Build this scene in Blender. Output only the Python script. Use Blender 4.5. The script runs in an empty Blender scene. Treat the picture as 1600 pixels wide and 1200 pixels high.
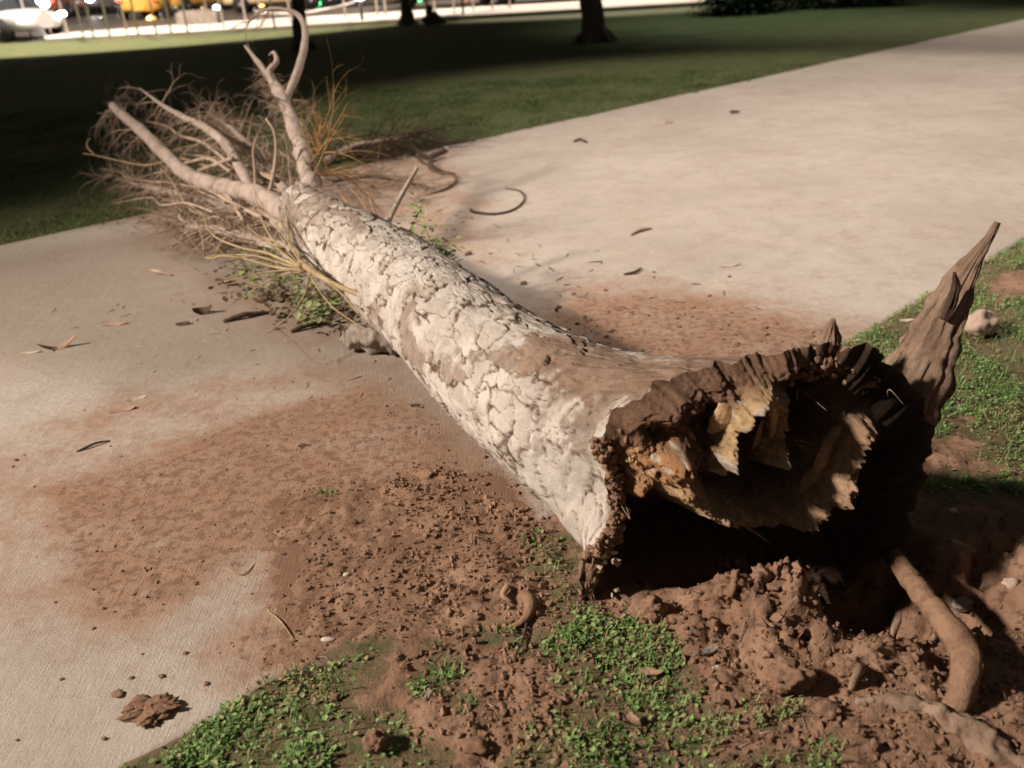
import bpy, math
import numpy as np
from mathutils import Matrix, Vector

rng = np.random.default_rng(7)
sc = bpy.context.scene

# ------------------------------------------------------------------ camera
FPX = 1330.0; PITCH = math.radians(26.87); ROLL = math.radians(3.3); CAM = np.array([0, 0, 1.6])
cf = np.array([0, math.cos(PITCH), -math.sin(PITCH)])
_u0 = np.array([0, math.sin(PITCH), math.cos(PITCH)]); _r0 = np.array([1.0, 0, 0])
cr = math.cos(ROLL) * _r0 - math.sin(ROLL) * _u0
cu = math.sin(ROLL) * _r0 + math.cos(ROLL) * _u0
cam_data = bpy.data.cameras.new("camera"); cam = bpy.data.objects.new("camera", cam_data)
sc.collection.objects.link(cam); sc.camera = cam
cam_data.sensor_width = 36.0; cam_data.lens = 36.0 * FPX / 1600.0
cam_data.clip_start = 0.05; cam_data.clip_end = 600
cam.matrix_world = Matrix(((cr[0], cu[0], -cf[0], CAM[0]), (cr[1], cu[1], -cf[1], CAM[1]), (cr[2], cu[2], -cf[2], CAM[2]), (0, 0, 0, 1)))
cam_data.dof.use_dof = True; cam_data.dof.focus_distance = 2.6; cam_data.dof.aperture_fstop = 2.2

# ------------------------------------------------------------------ night sky, lamps, exposure
world = bpy.data.worlds.new("World"); sc.world = world; world.use_nodes = True
bg = world.node_tree.nodes["Background"]
bg.inputs[0].default_value = (0.95, 0.85, 0.75, 1); bg.inputs[1].default_value = 0.05   # city glow on a night sky
sc.view_settings.view_transform = 'Standard'; sc.view_settings.look = 'None'
sc.view_settings.exposure = 0.12; sc.view_settings.gamma = 1.0
sc.render.resolution_x = 1024; sc.render.resolution_y = 768

def spot(name, loc, target, watts, colour, cone_m, blend, radius):
    d = bpy.data.lights.new(name, 'SPOT'); o = bpy.data.objects.new(name, d); sc.collection.objects.link(o)
    v = Vector(target) - Vector(loc)
    o.location = loc; o.rotation_euler = v.to_track_quat('-Z', 'Y').to_euler()
    d.energy = watts; d.color = colour; d.spot_size = 2 * math.atan(cone_m / v.length); d.spot_blend = blend
    d.shadow_soft_size = radius
    return o
# street lamps of the park path and of the street, all above the picture
spot("park_lamp", (-12.0, 0.0, 8.5), (0.2, 2.5, 0), 13600, (1.0, 0.835, 0.71), 7.0, 0.9, 0.55)
spot("path_lamp", (2.7, 8.6, 8.0), (2.7, 8.6, 0), 2450, (1.0, 0.85, 0.75), 6.35, 0.30, 0.6)
spot("far_path_lamp", (13.5, 16.5, 8.0), (11.0, 14.0, 0), 2300, (1.0, 0.84, 0.74), 7.5, 0.9, 0.3)
spot("lawn_lamp", (6.0, 20.0, 8.0), (6.0, 20.0, 0), 1300, (0.9, 1.0, 0.85), 6.5, 0.9, 0.3)
for x, yy, ty, w, R_ in ((-24.0, 24.5, 30.0, 12000, 13.0), (-11.0, 24.8, 30.5, 17000, 13.3), (4.0, 36.0, 36.0, 17000, 13.0)):
    spot("street_lamp_light", (x, yy, 10.0), (x, ty, 0), w, (1.0, 0.84, 0.72), R_, 0.10, 0.3)

# ------------------------------------------------------------------ helpers
def ray(x, y): return cf + cr * (x - 800) / FPX - cu * (y - 600) / FPX
def P(x, y, z=0.0):
    d = ray(x, y); return CAM + d * ((z - CAM[2]) / d[2])
def Y(x, y, wy):
    d = ray(x, y); return CAM + d * (wy / d[1])
def XY(pts): return np.array([P(*p)[:2] for p in pts])

def _hash(i, j, k):
    h = (i * 374761393 + j * 668265263 + k * 2147483647 + 1013904223) & 0xffffffff
    h = ((h ^ (h >> 13)) * 1274126177) & 0xffffffff
    h = ((h ^ (h >> 16)) * 2246822519) & 0xffffffff
    return ((h ^ (h >> 15)) & 0xffffff) / float(0xffffff)
def vnoise(x, y, z=0.0, seed=0):
    x, y, z = np.broadcast_arrays(np.asarray(x, float), np.asarray(y, float), np.asarray(z, float) + seed * 17.31)
    i = np.floor(x).astype(np.int64); j = np.floor(y).astype(np.int64); k = np.floor(z).astype(np.int64)
    fx, fy, fz = x - i, y - j, z - k
    sx, sy, sz = [t * t * t * (t * (t * 6 - 15) + 10) for t in (fx, fy, fz)]
    r = 0
    for a in (0, 1):
        for b in (0, 1):
            for c in (0, 1):
                w = (sx if a else 1 - sx) * (sy if b else 1 - sy) * (sz if c else 1 - sz)
                r = r + w * _hash(i + a, j + b, k + c)
    return r * 2 - 1
def fbm(x, y, z=0.0, o=4, seed=0, rough=0.5):
    r = 0; a = 1.0; n = 0
    for q in range(o):
        r = r + a * vnoise(np.asarray(x) * 2 ** q, np.asarray(y) * 2 ** q, np.asarray(z) * 2 ** q, seed + q); n += a; a *= rough
    return r / n * 1.6
def sstep(a, b, x):
    t = np.clip((x - a) / (b - a), 0, 1); return t * t * (3 - 2 * t)
def sdf(x, y, poly):
    """signed distance to a polygon, positive inside"""
    n = len(poly); d = np.full(np.shape(x), 1e9); ins = np.zeros(np.shape(x), bool)
    for i in range(n):
        a = poly[i]; b = poly[(i + 1) % n]; e = b - a
        wx, wy = x - a[0], y - a[1]
        t = np.clip((wx * e[0] + wy * e[1]) / (e @ e), 0, 1)
        d = np.minimum(d, (wx - e[0] * t) ** 2 + (wy - e[1] * t) ** 2)
        c = ((a[1] <= y) & (y < b[1])) | ((b[1] <= y) & (y < a[1]))
        if abs(e[1]) > 1e-12: ins ^= c & (x < a[0] + e[0] * (y - a[1]) / e[1])
    return np.where(ins, np.sqrt(d), -np.sqrt(d))
def pline(x, y, pts):
    d = np.full(np.shape(x), 1e9)
    for a, b in zip(pts[:-1], pts[1:]):
        a = np.asarray(a); e = np.asarray(b) - a
        t = np.clip(((x - a[0]) * e[0] + (y - a[1]) * e[1]) / (e @ e), 0, 1)
        d = np.minimum(d, (x - a[0] - e[0] * t) ** 2 + (y - a[1] - e[1] * t) ** 2)
    return np.sqrt(d)

def mesh(name, V, Fs, smooth=True, attrs=None):
    """Fs: list of index arrays (each n x 3 or n x 4)"""
    V = np.asarray(V, np.float32); me = bpy.data.meshes.new(name)
    Fs = [np.asarray(F, np.int32) for F in Fs if len(F)]
    loops = np.concatenate([F.ravel() for F in Fs]); tot = np.concatenate([np.full(len(F), F.shape[1], np.int32) for F in Fs])
    me.vertices.add(len(V)); me.vertices.foreach_set('co', V.ravel())
    me.loops.add(len(loops)); me.loops.foreach_set('vertex_index', loops)
    me.polygons.add(len(tot)); st = np.zeros(len(tot), np.int32); st[1:] = np.cumsum(tot)[:-1]
    me.polygons.foreach_set('loop_start', st); me.polygons.foreach_set('loop_total', tot)
    me.polygons.foreach_set('use_smooth', np.full(len(tot), smooth, bool))
    for k, a in (attrs or {}).items():
        a = np.asarray(a, np.float32)
        if a.ndim == 2:
            at = me.attributes.new(k, 'FLOAT_COLOR', 'POINT')
            at.data.foreach_set('color', np.c_[a, np.ones(len(a), np.float32)].astype(np.float32).ravel())
        else:
            at = me.attributes.new(k, 'FLOAT', 'POINT'); at.data.foreach_set('value', a)
    me.update(calc_edges=True); me.validate()
    return me
def link(name, me, mat, parent=None, **props):
    o = bpy.data.objects.new(name, me); sc.collection.objects.link(o)
    if mat: me.materials.clear(); me.materials.append(mat)
    if parent is not None:
        o.parent = parent
        o.matrix_parent_inverse = Matrix.Translation(-parent.location)      # meshes are built in world coordinates
    for k, v in props.items(): o[k] = v
    return o
def thing(name, loc, label, category, group=None):
    o = bpy.data.objects.new(name, None); sc.collection.objects.link(o); o.location = tuple(map(float, loc)); o.empty_display_size = 0.1
    o['label'] = label; o['category'] = category
    if group: o['group'] = group
    return o
def gridf(nu, nv, wrap=False):
    """quads of an nu x nv vertex grid (v fast); wrap closes v"""
    i = np.arange(nu - 1)[:, None]; j = np.arange(nv if wrap else nv - 1)[None, :]; j2 = (j + 1) % nv
    return np.stack([np.broadcast_arrays(i * nv + j, (i + 1) * nv + j, (i + 1) * nv + j2, i * nv + j2)[q] for q in range(4)], -1).reshape(-1, 4)

def catmull(pts, rad, step):
    pts = np.asarray(pts, float); rad = np.asarray(rad, float); out = []; ro = []
    p = np.vstack([2 * pts[0] - pts[1], pts, 2 * pts[-1] - pts[-2]])
    for i in range(1, len(p) - 2):
        n = max(2, int(np.ceil(np.linalg.norm(p[i + 1] - p[i]) / step)))
        t = np.linspace(0, 1, n, endpoint=False)[:, None]
        a, b, c, d = p[i - 1], p[i], p[i + 1], p[i + 2]
        out.append(0.5 * (2 * b + (c - a) * t + (2 * a - 5 * b + 4 * c - d) * t ** 2 + (3 * b - a - 3 * c + d) * t ** 3))
        ro.append(rad[i - 1] + (rad[i] - rad[i - 1]) * t[:, 0])
    out.append(pts[-1:]); ro.append(rad[-1:])
    return np.vstack(out), np.concatenate(ro)
class MB:
    """collects vertices and faces of one mesh"""
    def __init__(s): s.V = []; s.Q = []; s.T = []; s.n = 0; s.A = []
    def add(s, V, Q=(), T=(), a=0.0):
        V = np.asarray(V, float)
        if len(Q): s.Q.append(np.asarray(Q) + s.n)
        if len(T): s.T.append(np.asarray(T) + s.n)
        s.V.append(V); s.A.append(np.broadcast_to(np.asarray(a, float), (len(V),)).copy()); s.n += len(V)
    def tube(s, pts, rad, n=8, step=0.05, rough=0.0, a=0.0, cap=True, freq=8.0, seed=0, flat=None):
        C, R = catmull(pts, rad, step) if step else (np.asarray(pts, float), np.asarray(rad, float))
        T = np.gradient(C, axis=0); T /= np.linalg.norm(T, axis=1)[:, None] + 1e-12
        up = np.array([0, 0, 1.0]) if abs(T[0, 2]) < 0.9 else np.array([1.0, 0, 0])
        N = np.empty_like(T); v = np.cross(up, T[0]); v /= np.linalg.norm(v)
        for i in range(len(T)):
            v = v - T[i] * (v @ T[i]); v /= np.linalg.norm(v) + 1e-12; N[i] = v
        B = np.cross(T, N)
        th = np.linspace(0, 2 * np.pi, n, endpoint=False)
        D = N[:, None] * np.cos(th)[None, :, None] + B[:, None] * np.sin(th)[None, :, None] * (flat or 1.0)
        Rr = R[:, None] * np.ones(n)
        V = C[:, None] + D * Rr[..., None]
        if rough:
            nz = fbm(V[..., 0] * freq, V[..., 1] * freq, V[..., 2] * freq, 3, seed)
            V = C[:, None] + D * (Rr * (1 + rough * nz))[..., None]
        m = len(C); V = V.reshape(-1, 3); Q = gridf(m, n, True)
        if cap:
            V = np.vstack([V, C[0] - T[0] * R[0] * 0.3, C[-1] + T[-1] * R[-1] * 0.5]); j = np.arange(n)
            T1 = np.c_[np.full(n, m * n), j, (j + 1) % n]; T2 = np.c_[np.full(n, m * n + 1), (m - 1) * n + (j + 1) % n, (m - 1) * n + j]
            s.add(V, Q, np.vstack([T1, T2]), a)
        else: s.add(V, Q, (), a)
    def box(s, c, h, R=None, a=0.0):
        c = np.asarray(c, float); h = np.asarray(h, float)
        V = np.array([[x, y, z] for x in (-1, 1) for y in (-1, 1) for z in (-1, 1)], float) * h
        if R is not None: V = V @ np.asarray(R).T
        s.add(V + c, [[0, 1, 3, 2], [4, 6, 7, 5], [0, 4, 5, 1], [2, 3, 7, 6], [0, 2, 6, 4], [1, 5, 7, 3]], (), a)
    def me(s, name, smooth=True, attr='tone'):
        return mesh(name, np.vstack(s.V), [np.vstack(s.Q) if s.Q else [], np.vstack(s.T) if s.T else []], smooth, {attr: np.concatenate(s.A)})

# icosphere template for lumps
def ico(sub):
    import bmesh
    b = bmesh.new(); bmesh.ops.create_icosphere(b, subdivisions=sub, radius=1.0)
    V = np.array([v.co[:] for v in b.verts]); T = np.array([[v.index for v in f.verts] for f in b.faces]); b.free(); return V, T
ICO = {k: ico(k) for k in (1, 2, 3, 4, 5)}
def lump(c, size, sub=3, rough=0.35, freq=1.3, seed=0, rot=0.0, cut=None):
    V, T = ICO[sub]; n = fbm(V[:, 0] * freq + seed * 3.1, V[:, 1] * freq, V[:, 2] * freq, 4, seed, 0.6)
    V = V * (1 + rough * n)[:, None] * np.asarray(size)
    if cut is not None: V[:, 2] = np.maximum(V[:, 2], cut)
    cz, sz = math.cos(rot), math.sin(rot)
    V = np.c_[V[:, 0] * cz - V[:, 1] * sz, V[:, 0] * sz + V[:, 1] * cz, V[:, 2]]
    return V + np.asarray(c), T

# ------------------------------------------------------------------ materials
class NT:
    def __init__(s, name):
        s.m = bpy.data.materials.new(name); s.m.use_nodes = True; s.t = s.m.node_tree; s.b = s.t.nodes['Principled BSDF']
        s.b.inputs['Roughness'].default_value = 0.85; s.b.inputs['Specular IOR Level'].default_value = 0.25
        s.co = s.t.nodes.new('ShaderNodeTexCoord').outputs['Object']
    def L(s, a, b): s.t.links.new(a, b)
    def set(s, sock, v):
        if isinstance(v, (int, float)): sock.default_value = v
        elif isinstance(v, (tuple, list)): sock.default_value = tuple(v) + ((1,) if len(v) == 3 and len(sock.default_value) == 4 else ())
        else: s.L(v, sock)
    def noise(s, scale, detail=4, rough=0.6, dist=0.0, vec=None, stretch=None):
        n = s.t.nodes.new('ShaderNodeTexNoise'); v = vec or s.co
        if stretch:
            mp = s.t.nodes.new('ShaderNodeMapping'); mp.inputs['Scale'].default_value = stretch; s.L(v, mp.inputs[0]); v = mp.outputs[0]
        s.L(v, n.inputs['Vector']); n.inputs['Scale'].default_value = scale; n.inputs['Detail'].default_value = detail
        n.inputs['Roughness'].default_value = rough; n.inputs['Distortion'].default_value = dist; return n.outputs['Fac']
    def voro(s, scale, feat='F1'):
        n = s.t.nodes.new('ShaderNodeTexVoronoi'); n.feature = feat; s.L(s.co, n.inputs['Vector']); n.inputs['Scale'].default_value = scale; return n.outputs['Distance']
    def attr(s, k, out='Fac'):
        n = s.t.nodes.new('ShaderNodeAttribute'); n.attribute_name = k; return n.outputs[out]
    def math(s, op, a, b=0.0, c=0.0):
        n = s.t.nodes.new('ShaderNodeMath'); n.operation = op
        for i, v in enumerate((a, b, c)): s.set(n.inputs[i], v)
        return n.outputs[0]
    def ramp(s, x, lo, hi, a=0.0, b=1.0):
        n = s.t.nodes.new('ShaderNodeMapRange'); n.interpolation_type = 'SMOOTHSTEP'; s.set(n.inputs[0], x)
        for i, v in enumerate((lo, hi, a, b)): n.inputs[i + 1].default_value = v
        return n.outputs[0]
    def mix(s, f, a, b, mode='MIX'):
        n = s.t.nodes.new('ShaderNodeMix'); n.data_type = 'RGBA'; n.blend_type = mode
        s.set(n.inputs[0], f); s.set(n.inputs[6], a); s.set(n.inputs[7], b); return n.outputs[2]
    def bump(s, h, strength=0.5, dist=0.01, prev=None):
        n = s.t.nodes.new('ShaderNodeBump'); n.inputs['Strength'].default_value = strength; n.inputs['Distance'].default_value = dist
        s.L(h, n.inputs['Height'])
        if prev is not None: s.L(prev, n.inputs['Normal'])
        return n.outputs[0]
    def out(s, col=None, nrm=None, rough=None):
        if col is not None: s.set(s.b.inputs['Base Color'], col)
        if nrm is not None: s.L(nrm, s.b.inputs['Normal'])
        if rough is not None: s.set(s.b.inputs['Roughness'], rough)
        return s.m

SOIL = (0.265, 0.160, 0.104); SOIL2 = (0.38, 0.24, 0.16); SOILD = (0.115, 0.066, 0.045)
def soil_colour(n):
    c = n.mix(n.ramp(n.noise(7, 6), 0.35, 0.68), SOIL, SOIL2)
    c = n.mix(n.ramp(n.noise(38, 5), 0.50, 0.72), c, SOILD)
    return n.mix(n.ramp(n.noise(160, 3), 0.66, 0.74), c, (0.45, 0.33, 0.24))
def mat_ground():
    n = NT('ground'); s = soil_colour(n)
    g = n.mix(n.ramp(n.noise(2.2, 5), 0.3, 0.7), (0.075, 0.095, 0.04), (0.115, 0.13, 0.06))
    g = n.mix(n.ramp(n.noise(45, 4), 0.45, 0.75), g, (0.11, 0.10, 0.045))
    g = n.mix(n.ramp(n.noise(0.9, 5, 0.65), 0.56, 0.72), g, (0.16, 0.135, 0.07))
    g = n.mix(n.math('MULTIPLY', n.ramp(n.noise(26, 5, 0.7), 0.36, 0.52), n.ramp(n.attr('near'), 0.0, 1.0)), g, (0.20, 0.145, 0.09))
    g = n.mix(n.math('MULTIPLY', n.ramp(n.noise(5, 6, 0.75), 0.4, 0.65), 0.5), g, (0.13, 0.16, 0.06))
    f = n.math('ADD', n.attr('soil'), n.math('MULTIPLY', n.math('SUBTRACT', n.noise(14, 5), 0.5), 0.22))
    c = n.mix(n.ramp(f, -0.02, 0.03), g, s)
    return n.out(c, n.bump(n.noise(60, 8, 0.7), 0.7, 0.02), 0.95)
def mat_soil():
    n = NT('soil'); return n.out(soil_colour(n), n.bump(n.noise(95, 8, 0.75), 0.7, 0.012), 0.95)
def mat_path():
    n = NT('concrete path')
    c = n.mix(n.ramp(n.noise(0.8, 5), 0.3, 0.7), (0.45, 0.405, 0.35), (0.55, 0.505, 0.445))
    c = n.mix(n.ramp(n.noise(6, 6, 0.7), 0.42, 0.75, 0, 0.6), c, (0.36, 0.31, 0.265))
    c = n.mix(n.ramp(n.noise(130, 4, 0.7), 0.48, 0.72, 0, 0.6), c, (0.33, 0.285, 0.24))
    c = n.mix(n.ramp(n.noise(3.0, 6, 0.7, 1.0), 0.55, 0.72, 0, 0.35), c, (0.68, 0.62, 0.54))
    dirt = n.attr('dirt')
    nz = n.math('ADD', n.math('MULTIPLY', n.math('SUBTRACT', n.noise(2.6, 10, 0.72, 0.0), 0.5), 2.0), n.math('MULTIPLY', n.math('SUBTRACT', n.noise(24, 6, 0.75), 0.5), 1.1))
    f = n.math('ADD', dirt, nz)
    c = n.mix(n.ramp(f, -0.05, 1.0, 0, 0.95), c, n.mix(n.ramp(n.noise(9, 7, 0.7), .35, .7), (0.38, 0.235, 0.155), (0.29, 0.168, 0.108)))
    f2 = n.math('ADD', dirt, n.math('MULTIPLY', n.math('SUBTRACT', n.noise(26, 6, 0.7), 0.5), 2.2))
    c = n.mix(n.ramp(f2, 0.78, 1.05, 0, 0.75), c, (0.20, 0.115, 0.075))
    c = n.mix(n.ramp(n.math('ADD', n.attr('darkening'), n.math('MULTIPLY', n.math('SUBTRACT', n.noise(1.6, 8, 0.7), 0.5), 0.9)), 0.1, 1.0, 0, 0.62), c, (0.23, 0.185, 0.145))
    gre = n.mix(n.ramp(n.attr('joint'), 0.0, 0.012), (0.22, 0.17, 0.12), c)
    h = n.math('ADD', n.noise(220, 4, 0.7), n.math('MULTIPLY', n.noise(18, 5), 1.2))
    b = n.bump(h, 0.6, 0.006)
    br = n.noise(70, 3, 0.6, 0.0, stretch=(0.765 * 4, 0.645 * 0.2, 1))
    return n.out(gre, n.bump(f2, 0.25, 0.006, n.bump(br, 0.45, 0.005, b)), 0.9)
def mat_bark():
    n = NT('sycamore-like bark')
    pale = n.mix(n.ramp(n.noise(9, 5), 0.35, 0.7), (0.58, 0.55, 0.50), (0.43, 0.39, 0.34))
    brown = n.mix(n.ramp(n.noise(16, 5), 0.35, 0.7), (0.34, 0.28, 0.23), (0.23, 0.18, 0.145))
    t = n.math('ADD', n.attr('tone'), n.math('MULTIPLY', n.math('SUBTRACT', n.noise(22, 6, 0.7), 0.5), 1.3))
    c = n.mix(n.ramp(t, 0.22, 0.66), pale, brown)
    c = n.mix(n.ramp(n.noise(60, 5, 0.7), 0.55, 0.72, 0, 0.5), c, (0.26, 0.20, 0.15))
    ck = n.math('ADD', n.attr('crack_shade'), n.math('MULTIPLY', n.math('SUBTRACT', n.noise(50, 5, 0.7), 0.5), 0.8))
    c = n.mix(n.ramp(ck, 0.10, 0.6, 0, 0.7), c, (0.30, 0.245, 0.195))
    c = n.mix(n.ramp(ck, 0.55, 1.05, 0, 0.95), c, (0.10, 0.07, 0.052))
    d = n.math('ADD', n.attr('dirt'), n.math('MULTIPLY', n.math('SUBTRACT', n.noise(17, 7, 0.7), 0.5), 1.3))
    c = n.mix(n.ramp(d, 0.45, 0.7, 0, 0.9), c, n.mix(n.ramp(n.noise(12, 6, 0.7), .35, .65), (0.30, 0.21, 0.15), (0.19, 0.12, 0.08)))
    h = n.math('ADD', n.noise(40, 6, 0.7), n.math('MULTIPLY', n.noise(140, 4, 0.7), 0.5))
    return n.out(c, n.bump(h, 0.55, 0.008), 0.85)
def mat_vcol(name, scale=60, strength=0.9):
    n = NT(name); c = n.attr('col', 'Color')
    c = n.mix(n.ramp(n.noise(45, 6, 0.7), 0.4, 0.75, 0, 0.6), c, (0.05, 0.03, 0.02))
    return n.out(c, n.bump(n.noise(scale, 8, 0.75), strength, 0.015), 0.9)
def mat_wood(name, a, b, scale=30, bump=0.5, dark=(0.08, 0.05, 0.035)):
    n = NT(name); c = n.mix(n.ramp(n.noise(scale * 0.5, 5), 0.35, 0.68), a, b)
    c = n.mix(n.ramp(n.noise(scale * 2, 5, 0.7), 0.55, 0.75, 0, 0.55), c, dark)
    t = n.mix(n.math('MULTIPLY', n.attr('tone'), 0.8), c, (a[0] * 0.5, a[1] * 0.48, a[2] * 0.45))
    return n.out(t, n.bump(n.noise(scale * 2.5, 6, 0.7), bump, 0.006), 0.85)
def mat_grass(name='grass blades', k=1.0):
    n = NT(name); a = n.attr('tone')
    c = n.mix(n.ramp(a, 0.0, 0.55), tuple(k * v for v in (0.08, 0.17, 0.045)), tuple(k * v for v in (0.22, 0.37, 0.12)))
    c = n.mix(n.ramp(a, 0.6, 0.8), c, tuple(k * v for v in (0.27, 0.32, 0.14)))
    c = n.mix(n.ramp(a, 0.88, 0.95), c, tuple(k * v for v in (0.32, 0.26, 0.14)))
    n.b.inputs['Subsurface Weight'].default_value = 0.0
    return n.out(c, None, 0.6)
def mat_flat(name, col, rough=0.6, metal=0.0, noise=0.15):
    n = NT(name); c = n.mix(n.ramp(n.noise(12, 4), 0.35, 0.7), col, tuple(v * (1 - noise) for v in col))
    n.b.inputs['Metallic'].default_value = metal; return n.out(c, None, rough)
def mat_emit(name, col, s):
    n = NT(name); n.b.inputs['Base Color'].default_value = (*col, 1)
    n.b.inputs['Emission Color'].default_value = (*col, 1); n.b.inputs['Emission Strength'].default_value = s; return n.m
M_ground = mat_ground(); M_soil = mat_soil(); M_path = mat_path(); M_bark = mat_bark()
M_root = mat_vcol('rotten root wood and soil')
M_twig = mat_wood('dry twig', (0.47, 0.37, 0.285), (0.31, 0.235, 0.175), 20, 0.2)
M_pale = mat_wood('pale bare branch', (0.47, 0.395, 0.34), (0.34, 0.275, 0.23), 22, 0.5)
M_yellow = mat_wood('yellowish sprout', (0.46, 0.37, 0.21), (0.33, 0.25, 0.14), 25, 0.2)
M_orange = mat_wood('dry orange twig', (0.50, 0.30, 0.13), (0.36, 0.21, 0.10), 25, 0.2)
M_dark = mat_wood('dark stick', (0.10, 0.065, 0.045), (0.06, 0.04, 0.03), 30, 0.4)
M_rootbark = mat_wood('brown root bark', (0.37, 0.235, 0.15), (0.25, 0.15, 0.095), 40, 1.2)
M_splint = mat_wood('weathered grey brown root wood', (0.36, 0.26, 0.19), (0.22, 0.15, 0.105), 24, 1.2)
M_amber = mat_wood('amber rotten wood', (0.56, 0.39, 0.22), (0.36, 0.22, 0.12), 40, 1.0)
M_splintl = mat_wood('pale brown rotten wood', (0.36, 0.25, 0.165), (0.24, 0.155, 0.10), 30, 0.9)
M_log = mat_wood('grey weathered log', (0.33, 0.29, 0.25), (0.2, 0.17, 0.15), 15, 0.8)
M_bleach = mat_wood('pinkish stone', (0.52, 0.41, 0.33), (0.40, 0.30, 0.24), 9, 0.5, (0.28, 0.2, 0.15))
M_grass = mat_grass(); M_lawn = mat_grass('lawn blades', 0.62)
M_leaf = mat_grass('yellow green leaf', 0.95)
M_chip = mat_wood('dry leaf brown', (0.42, 0.29, 0.2), (0.32, 0.2, 0.13), 20, 0.3)
M_chipw = mat_wood('pale bark flake', (0.58, 0.5, 0.4), (0.45, 0.37, 0.3), 20, 0.3)
# ------------------------------------------------------------------ ground, path, soil
PA = P(210, 1200)[:2]; PB = P(1600, 375)[:2]; PD = (PB - PA) / np.linalg.norm(PB - PA); PN = np.array([-PD[1], PD[0]])
PW = float(np.mean([(P(*q)[:2] - PA) @ PN for q in ((0, 385), (700, 235), (1200, 113))]))
def puv(x, y): return (x - PA[0]) * PD[0] + (y - PA[1]) * PD[1], (x - PA[0]) * PN[0] + (y - PA[1]) * PN[1]
GRASS = [XY(p) for p in (
    [(190, 1230), (210, 1190), (350, 1095), (470, 1030), (530, 1010), (600, 1008), (608, 1050), (560, 1100), (640, 1130), (730, 1230)],
    [(735, 1000), (780, 975), (850, 985), (860, 930), (910, 915), (950, 960), (1000, 985), (1050, 1030), (1095, 1080), (1130, 1140), (1150, 1230), (760, 1230), (900, 1110), (860, 1040)],
    [(640, 1060), (700, 1010), (740, 1060), (730, 1120), (660, 1100)],
    [(812, 845), (850, 825), (890, 850), (915, 905), (860, 915), (815, 885)],
    [(1190, 1115), (1250, 1112), (1260, 1140), (1200, 1135)],
    [(1180, 1190), (1300, 1170), (1320, 1230), (1150, 1230)],
    [(1335, 530), (1600, 365), (1800, 300), (1900, 700), (1700, 800), (1560, 735), (1500, 715), (1430, 700), (1440, 560), (1400, 530), (1340, 560)],
    [(1420, 770), (1480, 740), (1620, 760), (1620, 790), (1480, 800)])]
BARE = [XY(p) for p in ([(1450, 690), (1500, 680), (1530, 700), (1520, 720), (1445, 720)], [(1540, 440), (1600, 420), (1650, 450), (1560, 475)],
                        [(1490, 655), (1520, 650), (1530, 665), (1500, 668)])]
PITP = P(1350, 905)[:2]; PITQ = P(1120, 885)[:2]
MND = [(P(1200, 955, .05)[:2], .13, .085), (P(1245, 990)[:2], .10, .05), (P(1130, 960, .03)[:2], .08, .035), (P(1330, 1010)[:2], .09, .035), (P(1390, 1050)[:2], .10, .03),
       (P(1060, 990)[:2], .10, .02), (P(1590, 880)[:2], .16, .05), (P(820, 935)[:2], .05, .02), (P(1440, 1090)[:2], .08, .03)]
def soilness(x, y):
    """positive where bare soil, negative where green"""
    _, v = puv(x, y)
    near = np.minimum(np.minimum(2.9 - y, 1.9 - x), x + 1.0)          # the dug-up zone on this side of the path
    f = near
    for g in GRASS: f = np.minimum(f, -sdf(x, y, g))
    for b in BARE: f = np.maximum(f, sdf(x, y, b))
    return np.clip(f, -0.5, 0.5)
def gheight(x, y):
    _, v = puv(x, y)
    s = soilness(x, y)
    h = 0.012 + 0.012 * fbm(x * 1.2, y * 1.2, 0, 3, 5) + 0.010 * fbm(x * 9, y * 9, 0, 3, 6)
    sm = sstep(-0.03, 0.06, s)
    rough = fbm(x * 13, y * 13, 0.5, 5, 11, 0.6)
    h = h + sm * (0.016 * rough + 0.012 * np.abs(fbm(x * 30, y * 30, 1.5, 3, 13)))
    for c, r, a in MND:
        d2 = ((x - c[0]) ** 2 + (y - c[1]) ** 2) / r ** 2
        h = h + a * np.exp(-d2) * (1 + 0.9 * fbm(x * 22, y * 22, 2.5, 4, 17, 0.65))
    d = np.hypot((x - PITP[0]) / .36, (y - PITP[1]) / .22); h = h - 0.48 * sstep(1.25, 0.35, d + 0.25 * fbm(x * 9, y * 9, 3.3, 3, 19))
    d = np.hypot((x - PITQ[0]) / .30, (y - PITQ[1] - .06) / .13); h = h - 0.20 * sstep(1.3, 0.4, d + 0.25 * fbm(x * 9, y * 9, 3.3, 3, 19))
    far = sstep(6, 20, np.hypot(x, y)); h = h * (1 - far)
    e = 0.012 * fbm(x * 7, y * 7, 0, 3, 23)
    ins = sstep(0.0, 0.035, v + e) * sstep(0.0, 0.035, PW - v + e)
    return h * (1 - ins) - 0.07 * ins
def axis(lo, hi, step, far, g=1.09):
    a = list(np.arange(lo, hi, step)); d = step; x = a[-1]
    while x < far: d *= g; x += d; a.append(x)
    d = step; x = a[0]; b = []
    while x > -far: d *= g; x -= d; b.append(x)
    return np.array(b[::-1] + a)
gx = axis(-1.3, 2.1, 0.011, 260); gy = axis(1.05, 3.1, 0.011, 260); gy = gy[gy > -40]
GX, GY = np.meshgrid(gx, gy, indexing='ij')
GZ = gheight(GX, GY)
link('ground', mesh('ground', np.c_[GX.ravel(), GY.ravel(), GZ.ravel()], [gridf(len(gx), len(gy))], True,
     {'soil': soilness(GX, GY).ravel(), 'near': sstep(6, 4.5, np.hypot(GX, GY)).ravel()}), M_ground, kind='structure')

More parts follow.
